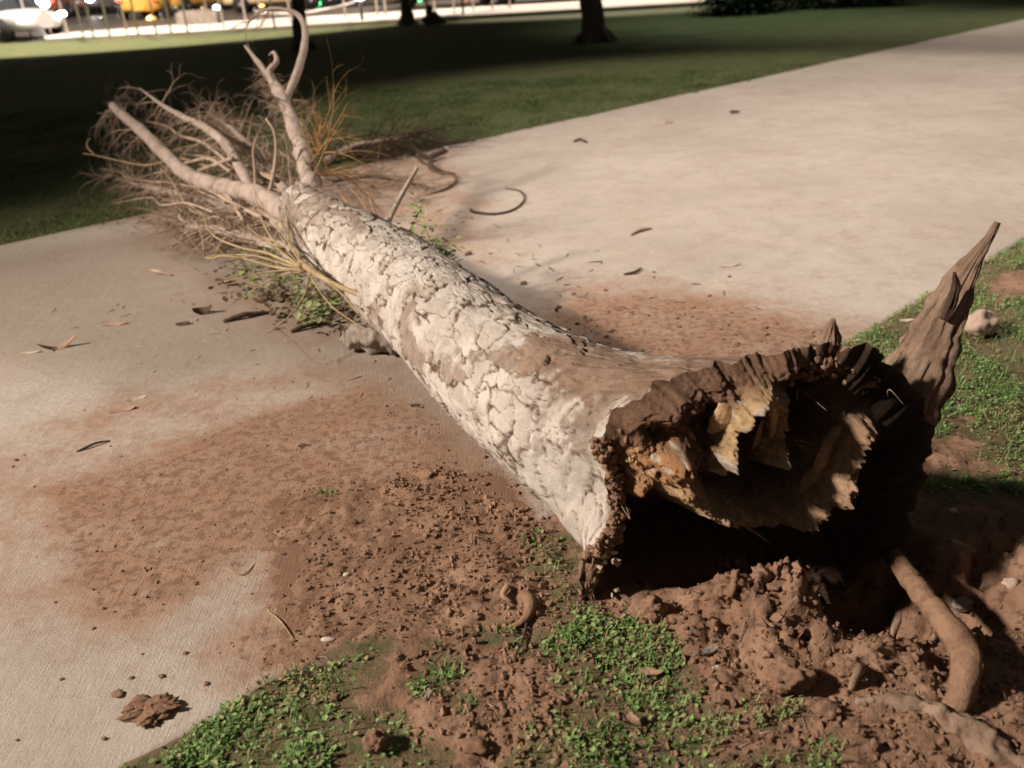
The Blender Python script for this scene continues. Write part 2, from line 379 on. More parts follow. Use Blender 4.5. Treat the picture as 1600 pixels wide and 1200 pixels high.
# the concrete path: a slab laid flush with the lawn
DIRT = [(XY([(60, 760), (80, 900), (130, 965), (220, 985), (330, 915), (400, 880), (410, 950), (340, 1010), (380, 1060), (470, 1045), (880, 850), (800, 790), (680, 640), (560, 600), (400, 640), (300, 690), (180, 730)]), 0.85, .16),
        (XY([(420, 780), (440, 990), (560, 1010), (860, 840), (780, 740), (690, 740), (560, 760)]), 1.4, .06),
        (XY([(850, 500), (890, 455), (1000, 450), (1120, 462), (1230, 485), (1310, 515), (1330, 550), (1250, 640), (1000, 640), (900, 560)]), 0.84, .36),
        (XY([(-300, 700), (0, 700), (150, 640), (330, 590), (600, 560), (700, 640), (700, 760), (420, 900), (200, 1010), (0, 950), (-300, 900)]), 0.52, .30),
        (XY([(520, 250), (700, 240), (760, 400), (600, 350), (330, 400), (200, 330)]), 0.55, .5),
        (XY([(300, 420), (430, 450), (560, 530), (480, 540), (330, 480)]), 0.5, .25)]
def dirtiness(x, y):
    f = np.zeros(np.shape(x))
    for p, a, w in DIRT: f = np.maximum(f, a * sstep(-w, w * 0.6, sdf(x, y, p)))
    return f
pu = np.concatenate([-np.geomspace(60, 1.6, 30), np.arange(-1.5, 7, 0.035), np.geomspace(7.05, 130, 60)]); pv = np.linspace(0, PW, 135)
U, Vv = np.meshgrid(pu, pv, indexing='ij')
Vw = Vv + (Vv == 0) * 0.010 * fbm(U * 4, 0, 0, 4, 31) + (Vv == pv[-1]) * 0.02 * fbm(U * 3, 7, 0, 4, 32)
DARKENING = XY([(-250, 470), (0, 400), (330, 352), (480, 380), (640, 560), (760, 720), (600, 600), (420, 560), (250, 600), (0, 560), (-250, 620)])  # area of the path coloured darker, below the crown and beside the stem
PX = PA[0] + PD[0] * U + PN[0] * Vw; PY = PA[1] + PD[1] * U + PN[1] * Vw
PZ = 0.003 * fbm(PX * 1.1, PY * 1.1, 0, 2, 33)
J = P(800, 274)[:2]; ju = (J - PA) @ PD
jd = np.min([np.abs(U - (ju + 3.9 * k)) for k in (0, 2, 4, 6)], axis=0)
n0 = PX.size; top = np.c_[PX.ravel(), PY.ravel(), PZ.ravel()]
idx = np.arange(n0).reshape(PX.shape); ring = np.concatenate([idx[:, 0], idx[-1, 1:], idx[::-1, -1][1:], idx[0, ::-1][1:-1]])
low = top[ring] - [0, 0, 0.12]; k = np.arange(len(ring)); kn = (k + 1) % len(ring)
side = np.c_[ring[k], n0 + k, n0 + kn, ring[kn]]
dd = dirtiness(PX, PY).ravel(); jj = jd.ravel()
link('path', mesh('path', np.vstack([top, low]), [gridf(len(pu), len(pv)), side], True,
     {'darkening': (lambda g: np.r_[g, g[ring]])(sstep(-.55, .35, sdf(PX, PY, DARKENING)).ravel()), 'dirt': np.r_[dd, dd[ring]], 'joint': np.r_[jj, jj[ring]]}), M_path, kind='structure')

# soil thrown over the slab edge
SP = [(XY([(440, 770), (520, 735), (600, 740), (660, 700), (720, 735), (800, 775), (870, 850), (840, 900), (560, 1030), (440, 1060), (385, 1050), (420, 1000), (400, 940), (450, 880), (400, 820)]), .012, .12),
      (XY([(120, 900), (160, 955), (220, 975), (330, 905), (430, 860), (520, 780), (560, 690), (480, 650), (360, 720), (240, 760), (170, 830)]), .0055, .16),
      (XY([(590, 640), (640, 630), (700, 660), (670, 690), (620, 670)]), .008, .06),
      (XY([(205, 1110), (235, 1090), (270, 1100), (265, 1125), (220, 1130)]), .008, .02),
      (XY([(860, 520), (950, 470), (1100, 480), (1290, 520), (1300, 560), (1150, 640), (960, 600)]), .0045, .2)]
def spill(x, y):
    h = np.full(np.shape(x), -0.012)
    for p, a, w in SP:
        m = sstep(-w, w, sdf(x, y, p) + 0.06 * fbm(x * 5, y * 5, 0, 4, 41))
        h = np.maximum(h, -0.012 + m * (0.012 + a * (0.25 + 0.9 * np.clip(fbm(x * 16, y * 16, 0, 5, 43, 0.62) + 0.25, -0.6, 2)) - 0.006 * (a < .01) + 0.6 * a * np.clip(fbm(x * 45, y * 45, 0, 3, 44), 0, 2)))
    return h
sx, sy = np.meshgrid(np.arange(-1.55, 1.75, 0.009), np.arange(1.25, 3.95, 0.009), indexing='ij')
sz = spill(sx, sy); _, sv = puv(sx, sy); sz = np.where(sv < -0.03, -0.012 + np.minimum(sz, 0), sz)
n1 = sx.size; F = gridf(*sx.shape); keep = (sz.ravel()[F] > -0.006).any(1) & (sv.ravel()[F] > -0.06).any(1); F = F[keep]
us, inv = np.unique(F, return_inverse=True)
link('spilled_soil', mesh('spilled_soil', np.c_[sx.ravel(), sy.ravel(), sz.ravel()][us], [inv.reshape(-1, 4)]), M_soil, kind='stuff',
     label='brown crumbly soil spilled over the concrete path', category='soil')
def surf(x, y):
    _, v = puv(np.asarray(x, float), np.asarray(y, float)); on = (v > 0.0) & (v < PW)
    return np.where(on, np.maximum(0.0, spill(x, y)), gheight(x, y))

# crumbs of earth
def scatter(poly, n, smin, smax, p=2.5):
    lo, hi = poly.min(0), poly.max(0); q = rng.uniform(lo, hi, (n * 6, 2)); d = sdf(q[:, 0], q[:, 1], poly)
    q = q[(d > 0) | (rng.random(len(d)) < 0.35 * np.exp(np.clip(d, -5, 0) / 0.08))][:n]
    return q, smin + (smax - smin) * rng.random(len(q)) ** p
def crumbs(name, sets, label, subs=1):
    Vt, Tt = ICO[subs]; Vs, Ts, n = [], [], 0
    for q, s in sets:
        z = surf(q[:, 0], q[:, 1])
        for i in range(len(q)):
            V = Vt * (1 + 0.38 * rng.standard_normal((len(Vt), 1)).clip(-1.3, 1.3)) * s[i] * rng.uniform(.7, 1.3, 3)
            Vs.append(V + [q[i, 0], q[i, 1], z[i] + s[i] * 0.25]); Ts.append(Tt + n); n += len(V)
    link(name, mesh(name, np.vstack(Vs), [np.vstack(Ts)], False), M_soil, kind='stuff', label=label, category='soil crumbs')
crumbs('soil_crumbs', [scatter(SP[0][0], 1000, .0012, .006, 3), scatter(XY([(600, 760), (690, 720), (790, 770), (875, 850), (830, 910), (700, 960), (600, 900), (640, 830)]), 1300, .0015, .010, 2.4), scatter(XY([(480, 860), (620, 860), (760, 950), (600, 1010), (480, 1010)]), 500, .0015, .007, 2.6), scatter(SP[1][0], 420, .0015, .006, 3), scatter(SP[2][0], 120, .002, .008), scatter(DIRT[3][0], 160, .0015, .006, 3),
                       scatter(SP[4][0], 330, .0015, .012, 3.5), scatter(XY([(760, 1230), (620, 1040), (860, 900), (1000, 960), (1200, 930), (1330, 980), (1620, 960), (1650, 1230)]), 3600, .002, .010, 2.5),
                       scatter(XY([(1170, 990), (1200, 920), (1260, 930), (1330, 1000), (1250, 1030)]), 260, .004, .014, 1.8)],
       'small crumbs of reddish brown earth scattered over path and grass')

# rootlets, straws and bits of bark strewn over the soil
def strew(name, poly, n, label, L=(.008, .05), r=.0009, mat=None, chips=0, chipmat=None):
    lo, hi = poly.min(0), poly.max(0); q = rng.uniform(lo, hi, (n * 8, 2)); q = q[sdf(q[:, 0], q[:, 1], poly) > 0][:n]; m = MB()
    for x, y in q:
        a = rng.uniform(0, 6.28); l = rng.uniform(*L); b = rng.normal(0, .35); p = np.array([[x, y], [x + math.cos(a) * l / 2, y + math.sin(a) * l / 2], [x + math.cos(a) * l / 2 + math.cos(a + b) * l / 2, y + math.sin(a) * l / 2 + math.sin(a + b) * l / 2]])
        z = surf(p[:, 0], p[:, 1]) + [.001, .004, .001]; m.tube(np.c_[p, z], np.array([1, .9, .5]) * r * rng.uniform(.6, 1.8), 4, 0, a=rng.uniform(0, .6))
    link(name, m.me(name), mat, kind='stuff', label=label, category='litter')
SOILZ = XY([(640, 1040), (860, 900), (1000, 960), (1200, 930), (1330, 980), (1600, 900), (1620, 1215), (760, 1215)])
strew('rootlets', SOILZ, 170, 'thin broken rootlets and straws strewn over the dug up soil', mat=M_twig)
strew('straws', np.vstack([SP[0][0]]), 60, 'thin straws and bark shreds on the soil spilled over the path', mat=M_twig)
strew('twig_litter', XY([(120, 400), (560, 420), (620, 640), (300, 620), (60, 520)]), 70, 'small broken bits of twig on the path near the sprouts', (.02, .09), .0018, M_twig)
strew('twig_litter', XY([(660, 320), (800, 350), (1200, 470), (1000, 560), (760, 420)]), 45, 'small broken bits of twig on the path behind the stem', (.02, .08), .0018, M_dark)
# ------------------------------------------------------------------ grass
def blades(name, q, L, w, tone, mat, lean=0.9, label=None, z=None, z0=-0.004):
    n = len(q); a = rng.uniform(0, 2 * np.pi, n); d = np.c_[np.cos(a), np.sin(a), np.zeros(n)]; t = np.c_[-d[:, 1], d[:, 0], np.zeros(n)]
    base = np.c_[q, (surf(q[:, 0], q[:, 1]) if z is None else z) + z0]; ln = rng.uniform(0.15, lean, n)[:, None]; L = L[:, None]; w = w[:, None]
    up = np.array([0, 0, 1.0]); m = base + (d * ln * 0.35 + up * 0.6) * L; tip = base + (d * ln + up * (1 - 0.45 * ln)) * L
    V = np.stack([base - t * w * .5, base + t * w * .5, m - t * w * .4, m + t * w * .4, tip], 1).reshape(-1, 3)
    i = np.arange(n)[:, None] * 5
    return V, i + np.array([[0, 1, 3, 2]]), i + np.array([[2, 3, 4]]), np.repeat(tone, 5)
def leaves(q, z, L, tone):
    n = len(q); a = rng.uniform(0, 2 * np.pi, n); ca, sa = np.cos(a), np.sin(a)
    tl = rng.uniform(-0.5, 0.7, n); d = np.c_[ca * np.cos(tl), sa * np.cos(tl), np.sin(tl)]; t = np.c_[-sa, ca, rng.uniform(-.4, .4, n)]
    c = np.c_[q, z]; L = L[:, None]; u = np.array([0, 0, 1.0])
    V = np.stack([c, c + d * L * .45 + t * L * .38 + u * L * .1, c + d * L, c + d * L * .45 - t * L * .38 + u * L * .1], 1).reshape(-1, 3)
    i = np.arange(n)[:, None] * 4
    return V, i + np.array([[0, 1, 2, 3]]), np.repeat(tone, 4)
def rand_tri(n, x0, x1, y0, y1): return np.c_[rng.uniform(x0, x1, n), rng.uniform(y0, y1, n)]
def project(q, z=0.0):
    d = np.c_[q, np.full(len(q), z)] - CAM; w = d @ cf
    return 800 + FPX * (d @ cr) / w, 600 - FPX * (d @ cu) / w, w
def visible(q, m=60):
    x, y, w = project(q); return (w > 0.1) & (x > -m * 3) & (x < 1600 + m * 3) & (y > -m) & (y < 1200 + m * 2)
# near greens: leafy weeds and short grass in patches
q = np.vstack([rand_tri(170000, -1.2, 2.0, 1.05, 2.3), rand_tri(150000, -.2, 2.9, 2.3, 5.2)]); q = q[visible(q)]
s = soilness(q[:, 0], q[:, 1]) + 0.05 * fbm(q[:, 0] * 14, q[:, 1] * 14, 0, 4, 51) + 0.07 * np.clip(fbm(q[:, 0] * 5, q[:, 1] * 5, 4, 3, 54), 0, 1) * (q[:, 1] < 2.3); _, v = puv(q[:, 0], q[:, 1])
dens = np.clip(0.24 + .45 * (q[:, 1] > 2.2) + .35 * (q[:, 0] < -.3) - .12 * ((q[:, 0] > 0) & (q[:, 1] < 1.9)) + 1.1 * fbm(q[:, 0] * 8, q[:, 1] * 6, 0, 4, 52), 0.10, 1)
ok = (s < 0.0) & (v < 0.03 * rng.random(len(q)) - 0.01) & (rng.random(len(q)) < dens); q = q[ok]
k = rng.random(len(q)) < 0.5; qb = q[k]; ql = q[~k]
tn = lambda q, a=.35: np.clip(a + 0.45 * fbm(q[:, 0] * 5, q[:, 1] * 5, 0, 3, 53) + 0.25 * rng.standard_normal(len(q)), 0, 1)
V1, Q1, T1, A1 = blades('g', qb, rng.uniform(.010, .050, len(qb)), rng.uniform(.0018, .0045, len(qb)), tn(qb, .62), None)
V2, Q2, A2 = leaves(ql, surf(ql[:, 0], ql[:, 1]) + rng.uniform(0, .018, len(ql)) * (0.4 + dens[ok][~k]), rng.uniform(.005, .019, len(ql)), tn(ql, .50))
link('grass', mesh('grass', np.vstack([V1, V2]), [np.vstack([Q1, Q2 + len(V1)]), T1], False, {'tone': np.r_[A1, A2]}), M_grass, kind='stuff',
     label='green leafy weeds and short grass beside the path', category='grass')
# lawn beyond the path
def lawn(n, y0, y1, x0, x1, L, w, name):
    q = rand_tri(n, x0, x1, y0, y1); q = q[visible(q)]; _, v = puv(q[:, 0], q[:, 1]); e = 0.05 * fbm(q[:, 0] * 3, q[:, 1] * 3, 0, 3, 61)
    d = 0.55 + 0.8 * fbm(q[:, 0] * 2.2, q[:, 1] * 2.2, 0, 4, 62); bare = np.max([sdf(q[:, 0], q[:, 1], b) for b in BARE], axis=0)
    q = q[((v > PW - 0.03 + e) | ((v < -0.02) & (q[:, 1] > 5.1))) & (rng.random(len(q)) < np.clip(d, .12, 1)) & (bare < 0)]
    V, Q, T, A = blades('g', q, rng.uniform(.5, 1, len(q)) * L, rng.uniform(.6, 1, len(q)) * w, tn(q, .38), None, z=np.zeros(len(q)) + .01)
    link(name, mesh(name, V, [Q, T], False, {'tone': A}), M_lawn, kind='stuff', label='short mown lawn beyond the path', category='lawn')
lawn(330000, 5.0, 12.5, -6.5, 8.5, .034, .007, 'lawn')
# ------------------------------------------------------------------ fallen tree
tree = thing('fallen_tree', P(1010, 760), 'uprooted fallen tree with pale peeling bark and rotten hollow root end lying across the path', 'fallen tree')
FN = np.array([.17, -.98, .10]); FN /= np.linalg.norm(FN); FO = P(940, 940)
E1 = np.array([.98, .17, 0]); E1 /= np.linalg.norm(E1); E2 = np.cross(E1, FN); E2 = -E2 if E2[2] < 0 else E2
def PF(x, y, off=0.0):
    d = ray(x, y); O = FO + FN * off; return CAM + d * (((O - CAM) @ FN) / (d @ FN))
FC = PF(1200, 735); FAB = lambda p: np.array([(p - FC) @ E1, (p - FC) @ E2])
RIM = [(930, 690), (952, 655), (1000, 625), (1060, 598), (1150, 568), (1240, 548), (1290, 540), (1350, 556), (1405, 602), (1448, 640), (1447, 740), (1415, 830), (1340, 905),
       (1240, 945), (1120, 940), (1040, 935), (985, 950), (950, 950), (920, 930), (908, 905), (915, 870), (952, 835), (966, 800), (958, 745)]
rab = np.array([FAB(PF(*p)) for p in RIM]); rth = np.arctan2(rab[:, 1], rab[:, 0]); rr = np.hypot(*rab.T); o = np.argsort(rth); rth, rr = rth[o], rr[o]
rimR = lambda t: np.interp((t + np.pi) % (2 * np.pi) - np.pi, np.r_[rth - 2 * np.pi, rth, rth + 2 * np.pi], np.tile(rr, 3))
# trunk centre line (far to near) and radii
TC = np.array([[-1.10, 4.66, .40], [-.99, 4.45, .36], [-.86, 4.20, .35], [-.70, 3.95, .34], [-.44, 3.47, .335], [-.16, 2.87, .33], [.05, 2.47, .32], [.17, 2.26, .32]])
TR = np.array([.13, .165, .185, .203, .203, .212, .226, .240])
NT_, dl = 460, .0075
C0, R0 = catmull(TC, TR, dl)
th = np.linspace(0, 2 * np.pi, NT_, endpoint=False)
ax = np.array([.45, -.89, 0]); s1 = np.array([.89, .45, 0]); s2 = np.array([0, 0, 1.0])
ring = lambda c, r: c + r[..., None] * (np.cos(th)[:, None] * s1 + np.sin(th)[:, None] * s2)
body = np.stack([ring(c, np.full(NT_, r)) for c, r in zip(C0, R0)])
nend = 62; ragged = 0.030 * fbm(np.cos(th) * 5, np.sin(th) * 5, 0, 4, 71) + 0.012 * fbm(np.cos(th) * 22, np.sin(th) * 22, 0, 3, 72)
rr_raw = rimR(th) * (1 + 0.05 * fbm(np.cos(th) * 4, np.sin(th) * 4, 3, 3, 73)); kw = 61; rr_s = np.convolve(np.r_[rr_raw[-kw:], rr_raw, rr_raw[:kw]], np.hanning(kw) / np.hanning(kw).sum(), 'same')[kw:-kw]
rimv = FC + rr_s[:, None] * (np.cos(th)[:, None] * E1 + np.sin(th)[:, None] * E2)
a0 = body[-1]; tt = np.linspace(0, 1, nend + 1)[1:, None, None]; ln = 0.30
hm = lambda t: (2 * t ** 3 - 3 * t ** 2 + 1, t ** 3 - 2 * t ** 2 + t, -2 * t ** 3 + 3 * t ** 2, t ** 3 - t ** 2)
h00, h10, h01, h11 = hm(tt); outd = (rimv - FC); outd = outd / np.linalg.norm(outd, axis=1)[:, None]
flare = a0 * h00 + (ax * ln) * h10 + rimv * h01 + (ax * 0.12 + outd * 0.30) * h11
flare = flare + (((rr_raw - rr_s)[:, None] * (np.cos(th)[:, None] * E1 + np.sin(th)[:, None] * E2)))[None] * sstep(.70, 1, tt) + (FN * ragged[:, None])[None] * sstep(.80, 1, tt)
TV = np.concatenate([body, flare]); ns = len(TV)
cen = TV.mean(1); seg = np.linalg.norm(np.diff(cen, axis=0), axis=1); ss = np.r_[0, np.cumsum(seg)]
Sg = ss[:, None] * np.ones(NT_); Tg = th[None] * np.ones((ns, 1))
# flaking plates: jittered cells wrapped round the stem
def plates(T, S, nu, lv, seed, wob=.25):
    u = T / (2 * np.pi) * nu + .045 * fbm(np.cos(T) * 9, np.sin(T) * 9, S * 30, 4, seed + 5, .65) + .30 * S / lv * 0 + wob * fbm(np.cos(T) * 2.2, np.sin(T) * 2.2, S * 7, 3, seed); v = S / lv + .045 * fbm(np.cos(T) * 9, np.sin(T) * 9, S * 30, 4, seed + 6, .65) + wob * fbm(np.cos(T) * 2.2 + 9, np.sin(T) * 2.2, S * 7, 3, seed + 1)
    iu, iv = np.floor(u).astype(int), np.floor(v).astype(int); f1 = np.full(u.shape, 9.); f2 = f1.copy(); idd = np.zeros(u.shape); du = np.zeros(u.shape); dv = du.copy()
    for a in (-1, 0, 1):
        for b in (-1, 0, 1):
            cu_, cv_ = (iu + a), iv + b; w = cu_ % nu
            h1 = _hash(w, cv_, np.full_like(w, seed)); h2 = _hash(w, cv_, np.full_like(w, seed + 50)); h3 = _hash(w, cv_, np.full_like(w, seed + 90))
            x = cu_ + .1 + .8 * h1 - u; y = cv_ + .1 + .8 * h2 - v; d = np.hypot(x, y)
            n = d < f1; f2 = np.where(n, f1, np.minimum(f2, d)); idd = np.where(n, h3, idd); du = np.where(n, x, du); dv = np.where(n, y, dv); f1 = np.where(n, d, f1)
    return f2 - f1, idd, du, dv
n3_ = fbm(np.cos(Tg) * 11, np.sin(Tg) * 11, Sg * 24, 3, 80, .6)
e1_, id1, du1, dv1 = plates(Tg, Sg, 13, .16, 3, .75); e2_, id2, du2, dv2 = plates(Tg, Sg, 25, .075, 8, .6)
prs = fbm(np.cos(Tg) * 4, np.sin(Tg) * 4, Sg * 7, 3, 79)                        # where the cracks are open and where they are closed
big = sstep(0.0, 0.09, e1_ + .05 * n3_); small = sstep(0.0, 0.12, e2_ + .05 * n3_); miss = (id1 > .86)
ew = sstep(ss[-nend] - .05, ss[-1] - .1, Sg)                                    # 1 at the root end
cx, sx_ = np.cos(Tg), np.sin(Tg); n3 = fbm(cx * 6, sx_ * 6, Sg * 14, 4, 81, .6); long_ = fbm(cx * 14, sx_ * 14, Sg * 3, 3, 82)
flk = np.abs(fbm(np.cos(Tg) * 3.2, np.sin(Tg) * 3.2, Sg * 5.2, 5, 77, .62)); fl = 1 - sstep(0, .055, flk)     # wandering fissures
disp = -0.002 * fl + (0.0065 * big * np.where(miss, .0, 1) * (0.5 + .9 * id1) + 0.009 * (du1 * (id2 - .5) - dv1 * .6) * np.where(miss, 0, 1) + 0.0042 * small * (0.2 + id2) * np.where(miss, 1.2, .7) + 0.0030 * n3)
disp = disp * (1 - .15 * ew) + ew * (0.0015 * long_ + 0.012 * fbm(cx * 3, sx_ * 3, Sg * 5, 3, 83))
disp += 0.008 * fbm(cx * 1.4, sx_ * 1.4, Sg * 2.2, 3, 84)
nrm = TV - cen[:, None]; nrm /= np.linalg.norm(nrm, axis=2)[..., None]
TV = TV + nrm * disp[..., None]
topn = fbm(cx * 1.6, sx_ * 1.6, Sg * 3.1, 3, 91)
upper = sstep(1.35, .45, Sg)                                                     # darker rough bark near the fork
tone = np.clip(.06 + .52 * upper + .40 * topn + .62 * (id1 - .45) + np.where(miss, .2, 0) + .34 * (id2 - .6) + .10 * ew, 0, 1)
side = np.clip(.55 + .9 * dv1 + .7 * du1, .25, 1)  # widens and darkens cracks on one side, painting shade under plate overlaps
wid = .07 + .26 * np.clip(prs + .45, 0, 1) * side
crack_shade = (.68 + .38 * side) * (1 - sstep(0.0, wid, e1_)) + .62 * (1 - sstep(0, .13, e2_)) * sstep(-.45, .25, prs + .6 * upper) + .35 * fl * sstep(-.3, .3, -prs)
wp = TV.reshape(-1, 3); ppx = 800 + FPX * ((wp - CAM) @ cr) / ((wp - CAM) @ cf); ppy = 600 - FPX * ((wp - CAM) @ cu) / ((wp - CAM) @ cf)
def blob(x, y, X, Yc, rx, ry): return np.exp(-((x - X) / rx) ** 2 - ((y - Yc) / ry) ** 2)
SP1, SP2, SP3 = P(850, 565, .5), P(1120, 610, .6), P(930, 600, .5)
def wb(c, r): return np.exp(-((wp - c) ** 2).sum(1) / r ** 2)
dirt = .9 * wb(SP1, .15) + 1.0 * wb(SP2, .30) + .75 * wb(SP3, .14) + .55 * wb(P(700, 480, .45), .2) + .75 * wb(P(1290, 560, .62), .3) + .9 * wb(FC + E1 * .45, .30) + 1.3 * wb(FC + E1 * .35 - E2 * .3, .30) + .5 * wb(P(940, 900, .02), .09)  # earth patches, and a darkened right flank at the root end
TF = gridf(ns, NT_, True)
capv = len(wp); V = np.vstack([wp, cen[:1]]); j = np.arange(NT_)
link('trunk', mesh('trunk', V, [TF, np.c_[np.full(NT_, capv), (j + 1) % NT_, j]], True,
     {'tone': np.r_[tone.ravel(), .6], 'crack_shade': np.r_[crack_shade.ravel(), 0], 'dirt': np.r_[np.clip(dirt, 0, 1.2), 0]}), M_bark, tree)

# rotten, hollow root face
nr = 200; rad = (np.linspace(0, 1, nr) ** .85); RR = rad[:, None] * np.ones(NT_)
edge = TV[-1]; ctr = edge.mean(0)
B = ctr + (edge[None] - ctr) * RR[..., None]
A_, B_ = (B - FC) @ E1, (B - FC) @ E2
ab = lambda *pp: [FAB(PF(*p)) for p in pp]
g = lambda p, rx, ry, sc_=1: np.exp(-((A_ - FAB(PF(*p))[0]) / rx) ** 2 - ((B_ - FAB(PF(*p))[1]) / ry) ** 2)
inn = 1 - RR ** 6
dep = 0.030 * (1 - RR ** 4)
dep = dep + 0.22 * g((1085, 850), .24, .085) + .16 * g((1010, 820), .08, .10) + .12 * g((1370, 690), .10, .16) + .15 * g((1250, 660), .06, .10) + .10 * g((1330, 850), .16, .09)
cres = pline(A_, B_, ab((1045, 745), (1085, 775), (1130, 795), (1185, 808), (1235, 790), (1270, 750), (1295, 700), (1322, 655)))
cr_w = .046 + .012 * fbm(A_ * 12, B_ * 12, 0, 2, 95); cm = np.exp(-(cres / cr_w) ** 2)
ush = pline(A_, B_, ab((1112, 715), (1120, 665), (1140, 622), (1172, 602), (1203, 618), (1213, 660), (1200, 715))); um = np.exp(-(ush / .026) ** 2)
hole = g((1165, 690), .028, .07); hole2 = g((1215, 735), .07, .035)
orb = g((1015, 705), .065, .05) + g((1000, 760), .03, .05); toprim = np.exp(-(pline(A_, B_, ab((985, 650), (1060, 620), (1150, 590), (1240, 565))) / .05) ** 2)
lb = g((940, 890), .05, .06)
dep = dep - .15 * cm - .13 * um + .15 * hole + .09 * hole2 - .11 * orb - .06 * toprim - .03 * lb - .05 * g((1335, 870), .05, .05)
dep = dep - .07 * g((1060, 690), .07, .09)
sc1 = fbm(A_ * 16, B_ * 16, 0, 5, 96, .62); strand = fbm(A_ * 40 + B_ * 14, B_ * 16 - A_ * 7, 0, 4, 97, .6)
ridg = 1 - np.abs(fbm(A_ * 24, B_ * 24, 1.1, 4, 98, .6)) * 2
dep = dep + inn * (0.030 * sc1 * (1 + 1.2 * (orb + lb)) + 0.016 * strand * (1 + cm + um) - 0.012 * ridg * (1 + toprim))
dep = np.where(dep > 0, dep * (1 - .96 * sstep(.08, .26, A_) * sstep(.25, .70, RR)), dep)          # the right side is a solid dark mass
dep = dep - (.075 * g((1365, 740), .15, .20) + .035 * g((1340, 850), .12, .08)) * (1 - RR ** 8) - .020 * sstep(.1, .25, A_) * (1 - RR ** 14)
V = B - FN * (dep * (1 - RR ** 14))[..., None]
wood = np.clip(cm + um, 0, 1); cdark = np.array([.115, .070, .046]); csoil = np.array([.24, .145, .095]); cwood = np.array([.50, .34, .22]); camb = np.array([.60, .42, .23]); cora = np.array([.50, .27, .13]); cpale = np.array([.6, .52, .42])
mixc = lambda c, t, w: c * (1 - np.clip(w, 0, 1)[..., None]) + t * np.clip(w, 0, 1)[..., None]
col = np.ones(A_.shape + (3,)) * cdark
col = mixc(col, csoil, 1.0 * toprim + .8 * (sc1 > .1) * (A_ < .1) * (B_ > -.12) + .18 * RR ** 10); col = mixc(col, np.array([.022, .014, .011]), 1.1 * sstep(.12, .28, A_) * (1 - cm) * (1 - RR ** 20))  # right side near black: dark soil with its shade painted in
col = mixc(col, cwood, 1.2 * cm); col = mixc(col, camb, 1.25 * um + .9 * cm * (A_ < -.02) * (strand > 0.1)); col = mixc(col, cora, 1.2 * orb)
col = mixc(col, cpale, (lb > .35) * sstep(.25, .5, fbm(A_ * 34, B_ * 34, 2, 2, 99))); col = mixc(col, cpale, (um + orb > .3) * sstep(.42, .6, fbm(A_ * 55, B_ * 55, 2, 2, 100)))
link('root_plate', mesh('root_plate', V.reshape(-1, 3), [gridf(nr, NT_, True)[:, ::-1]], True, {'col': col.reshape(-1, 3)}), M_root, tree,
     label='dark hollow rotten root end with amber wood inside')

# splinters of rotten wood standing in the hollow
def shard(pts, w, t, mat, name='wood_splinter', seed=0, n=12):
    m = MB(); m.tube(pts, w, n, .008, .38, freq=26, seed=seed, flat=t); return link(name, m.me(name, False), mat, tree)
F_ = lambda x, y, off=0.0: PF(x, y, off)
shard([F_(1112, 705, -.02), F_(1122, 665, .05), F_(1140, 625, .05), F_(1158, 612, -.01)], [.020, .025, .024, .010], .55, M_amber, seed=1)
shard([F_(1160, 610, 0), F_(1185, 600, .05), F_(1206, 618, .06), F_(1208, 660, .04), F_(1198, 705, -.02)], [.012, .024, .027, .022, .006], .5, M_amber, seed=2)
shard([F_(1175, 715, -.06), F_(1182, 690, -.01), F_(1192, 655, 0.0)], [.010, .009, .003], .4, M_amber, seed=3)
shard([F_(1245, 770, .0), F_(1275, 735, .035), F_(1295, 690, .045), F_(1322, 655, .03)], [.026, .034, .030, .008], .6, M_splintl, seed=4)
shard([F_(1290, 700, .04), F_(1310, 690, .05), F_(1325, 682, .05)], [.010, .008, .002], .6, M_splint, seed=14)
shard([F_(1080, 775, .0), F_(1120, 795, .02), F_(1170, 812, .02), F_(1215, 800, .02)], [.018, .026, .025, .012], .5, M_splintl, seed=5)
shard([F_(1130, 800, .02), F_(1170, 825, .02), F_(1205, 850, .01)], [.012, .010, .003], .35, M_amber, seed=6)
shard([F_(1060, 745, .01), F_(1095, 770, .035), F_(1120, 780, .03)], [.012, .012, .004], .5, M_amber, seed=7)
shard([F_(1060, 650, .02), F_(1085, 690, .03), F_(1110, 735, .02)], [.010, .016, .008], .5, M_splint, seed=8)
shard([F_(1322, 815, .02), F_(1328, 830, .035), F_(1332, 850, .05)], [.003, .004, .003], 1, M_pale, seed=9)
for i, (x, y) in enumerate([(985, 715), (1005, 700), (1025, 690), (1042, 700), (1000, 735), (1020, 725)]):
    m = MB()
    for q in range(7): V, T = lump(F_(x + rng.normal(0, 7), y + rng.normal(0, 6), rng.uniform(-.01, .05)), rng.uniform(.003, .010, 3), 2, .6, 2.2, 20 + i * 9 + q); m.add(V, (), T)
    link('crumbly_wood', m.me('crumbly_wood', False), M_amber, tree)
m = MB()
for i in range(12):
    c = F_(rng.uniform(930, 968), rng.uniform(860, 930), rng.uniform(.0, .02)); V, T = lump(c, rng.uniform(.003, .010, 3), 2, .7, 2.5, i); m.add(V, (), T)
link('crumbled_wood', m.me('crumbled_wood', False), M_chipw, tree, kind='stuff', label='pale crumbs of rotten wood caught in the root end')

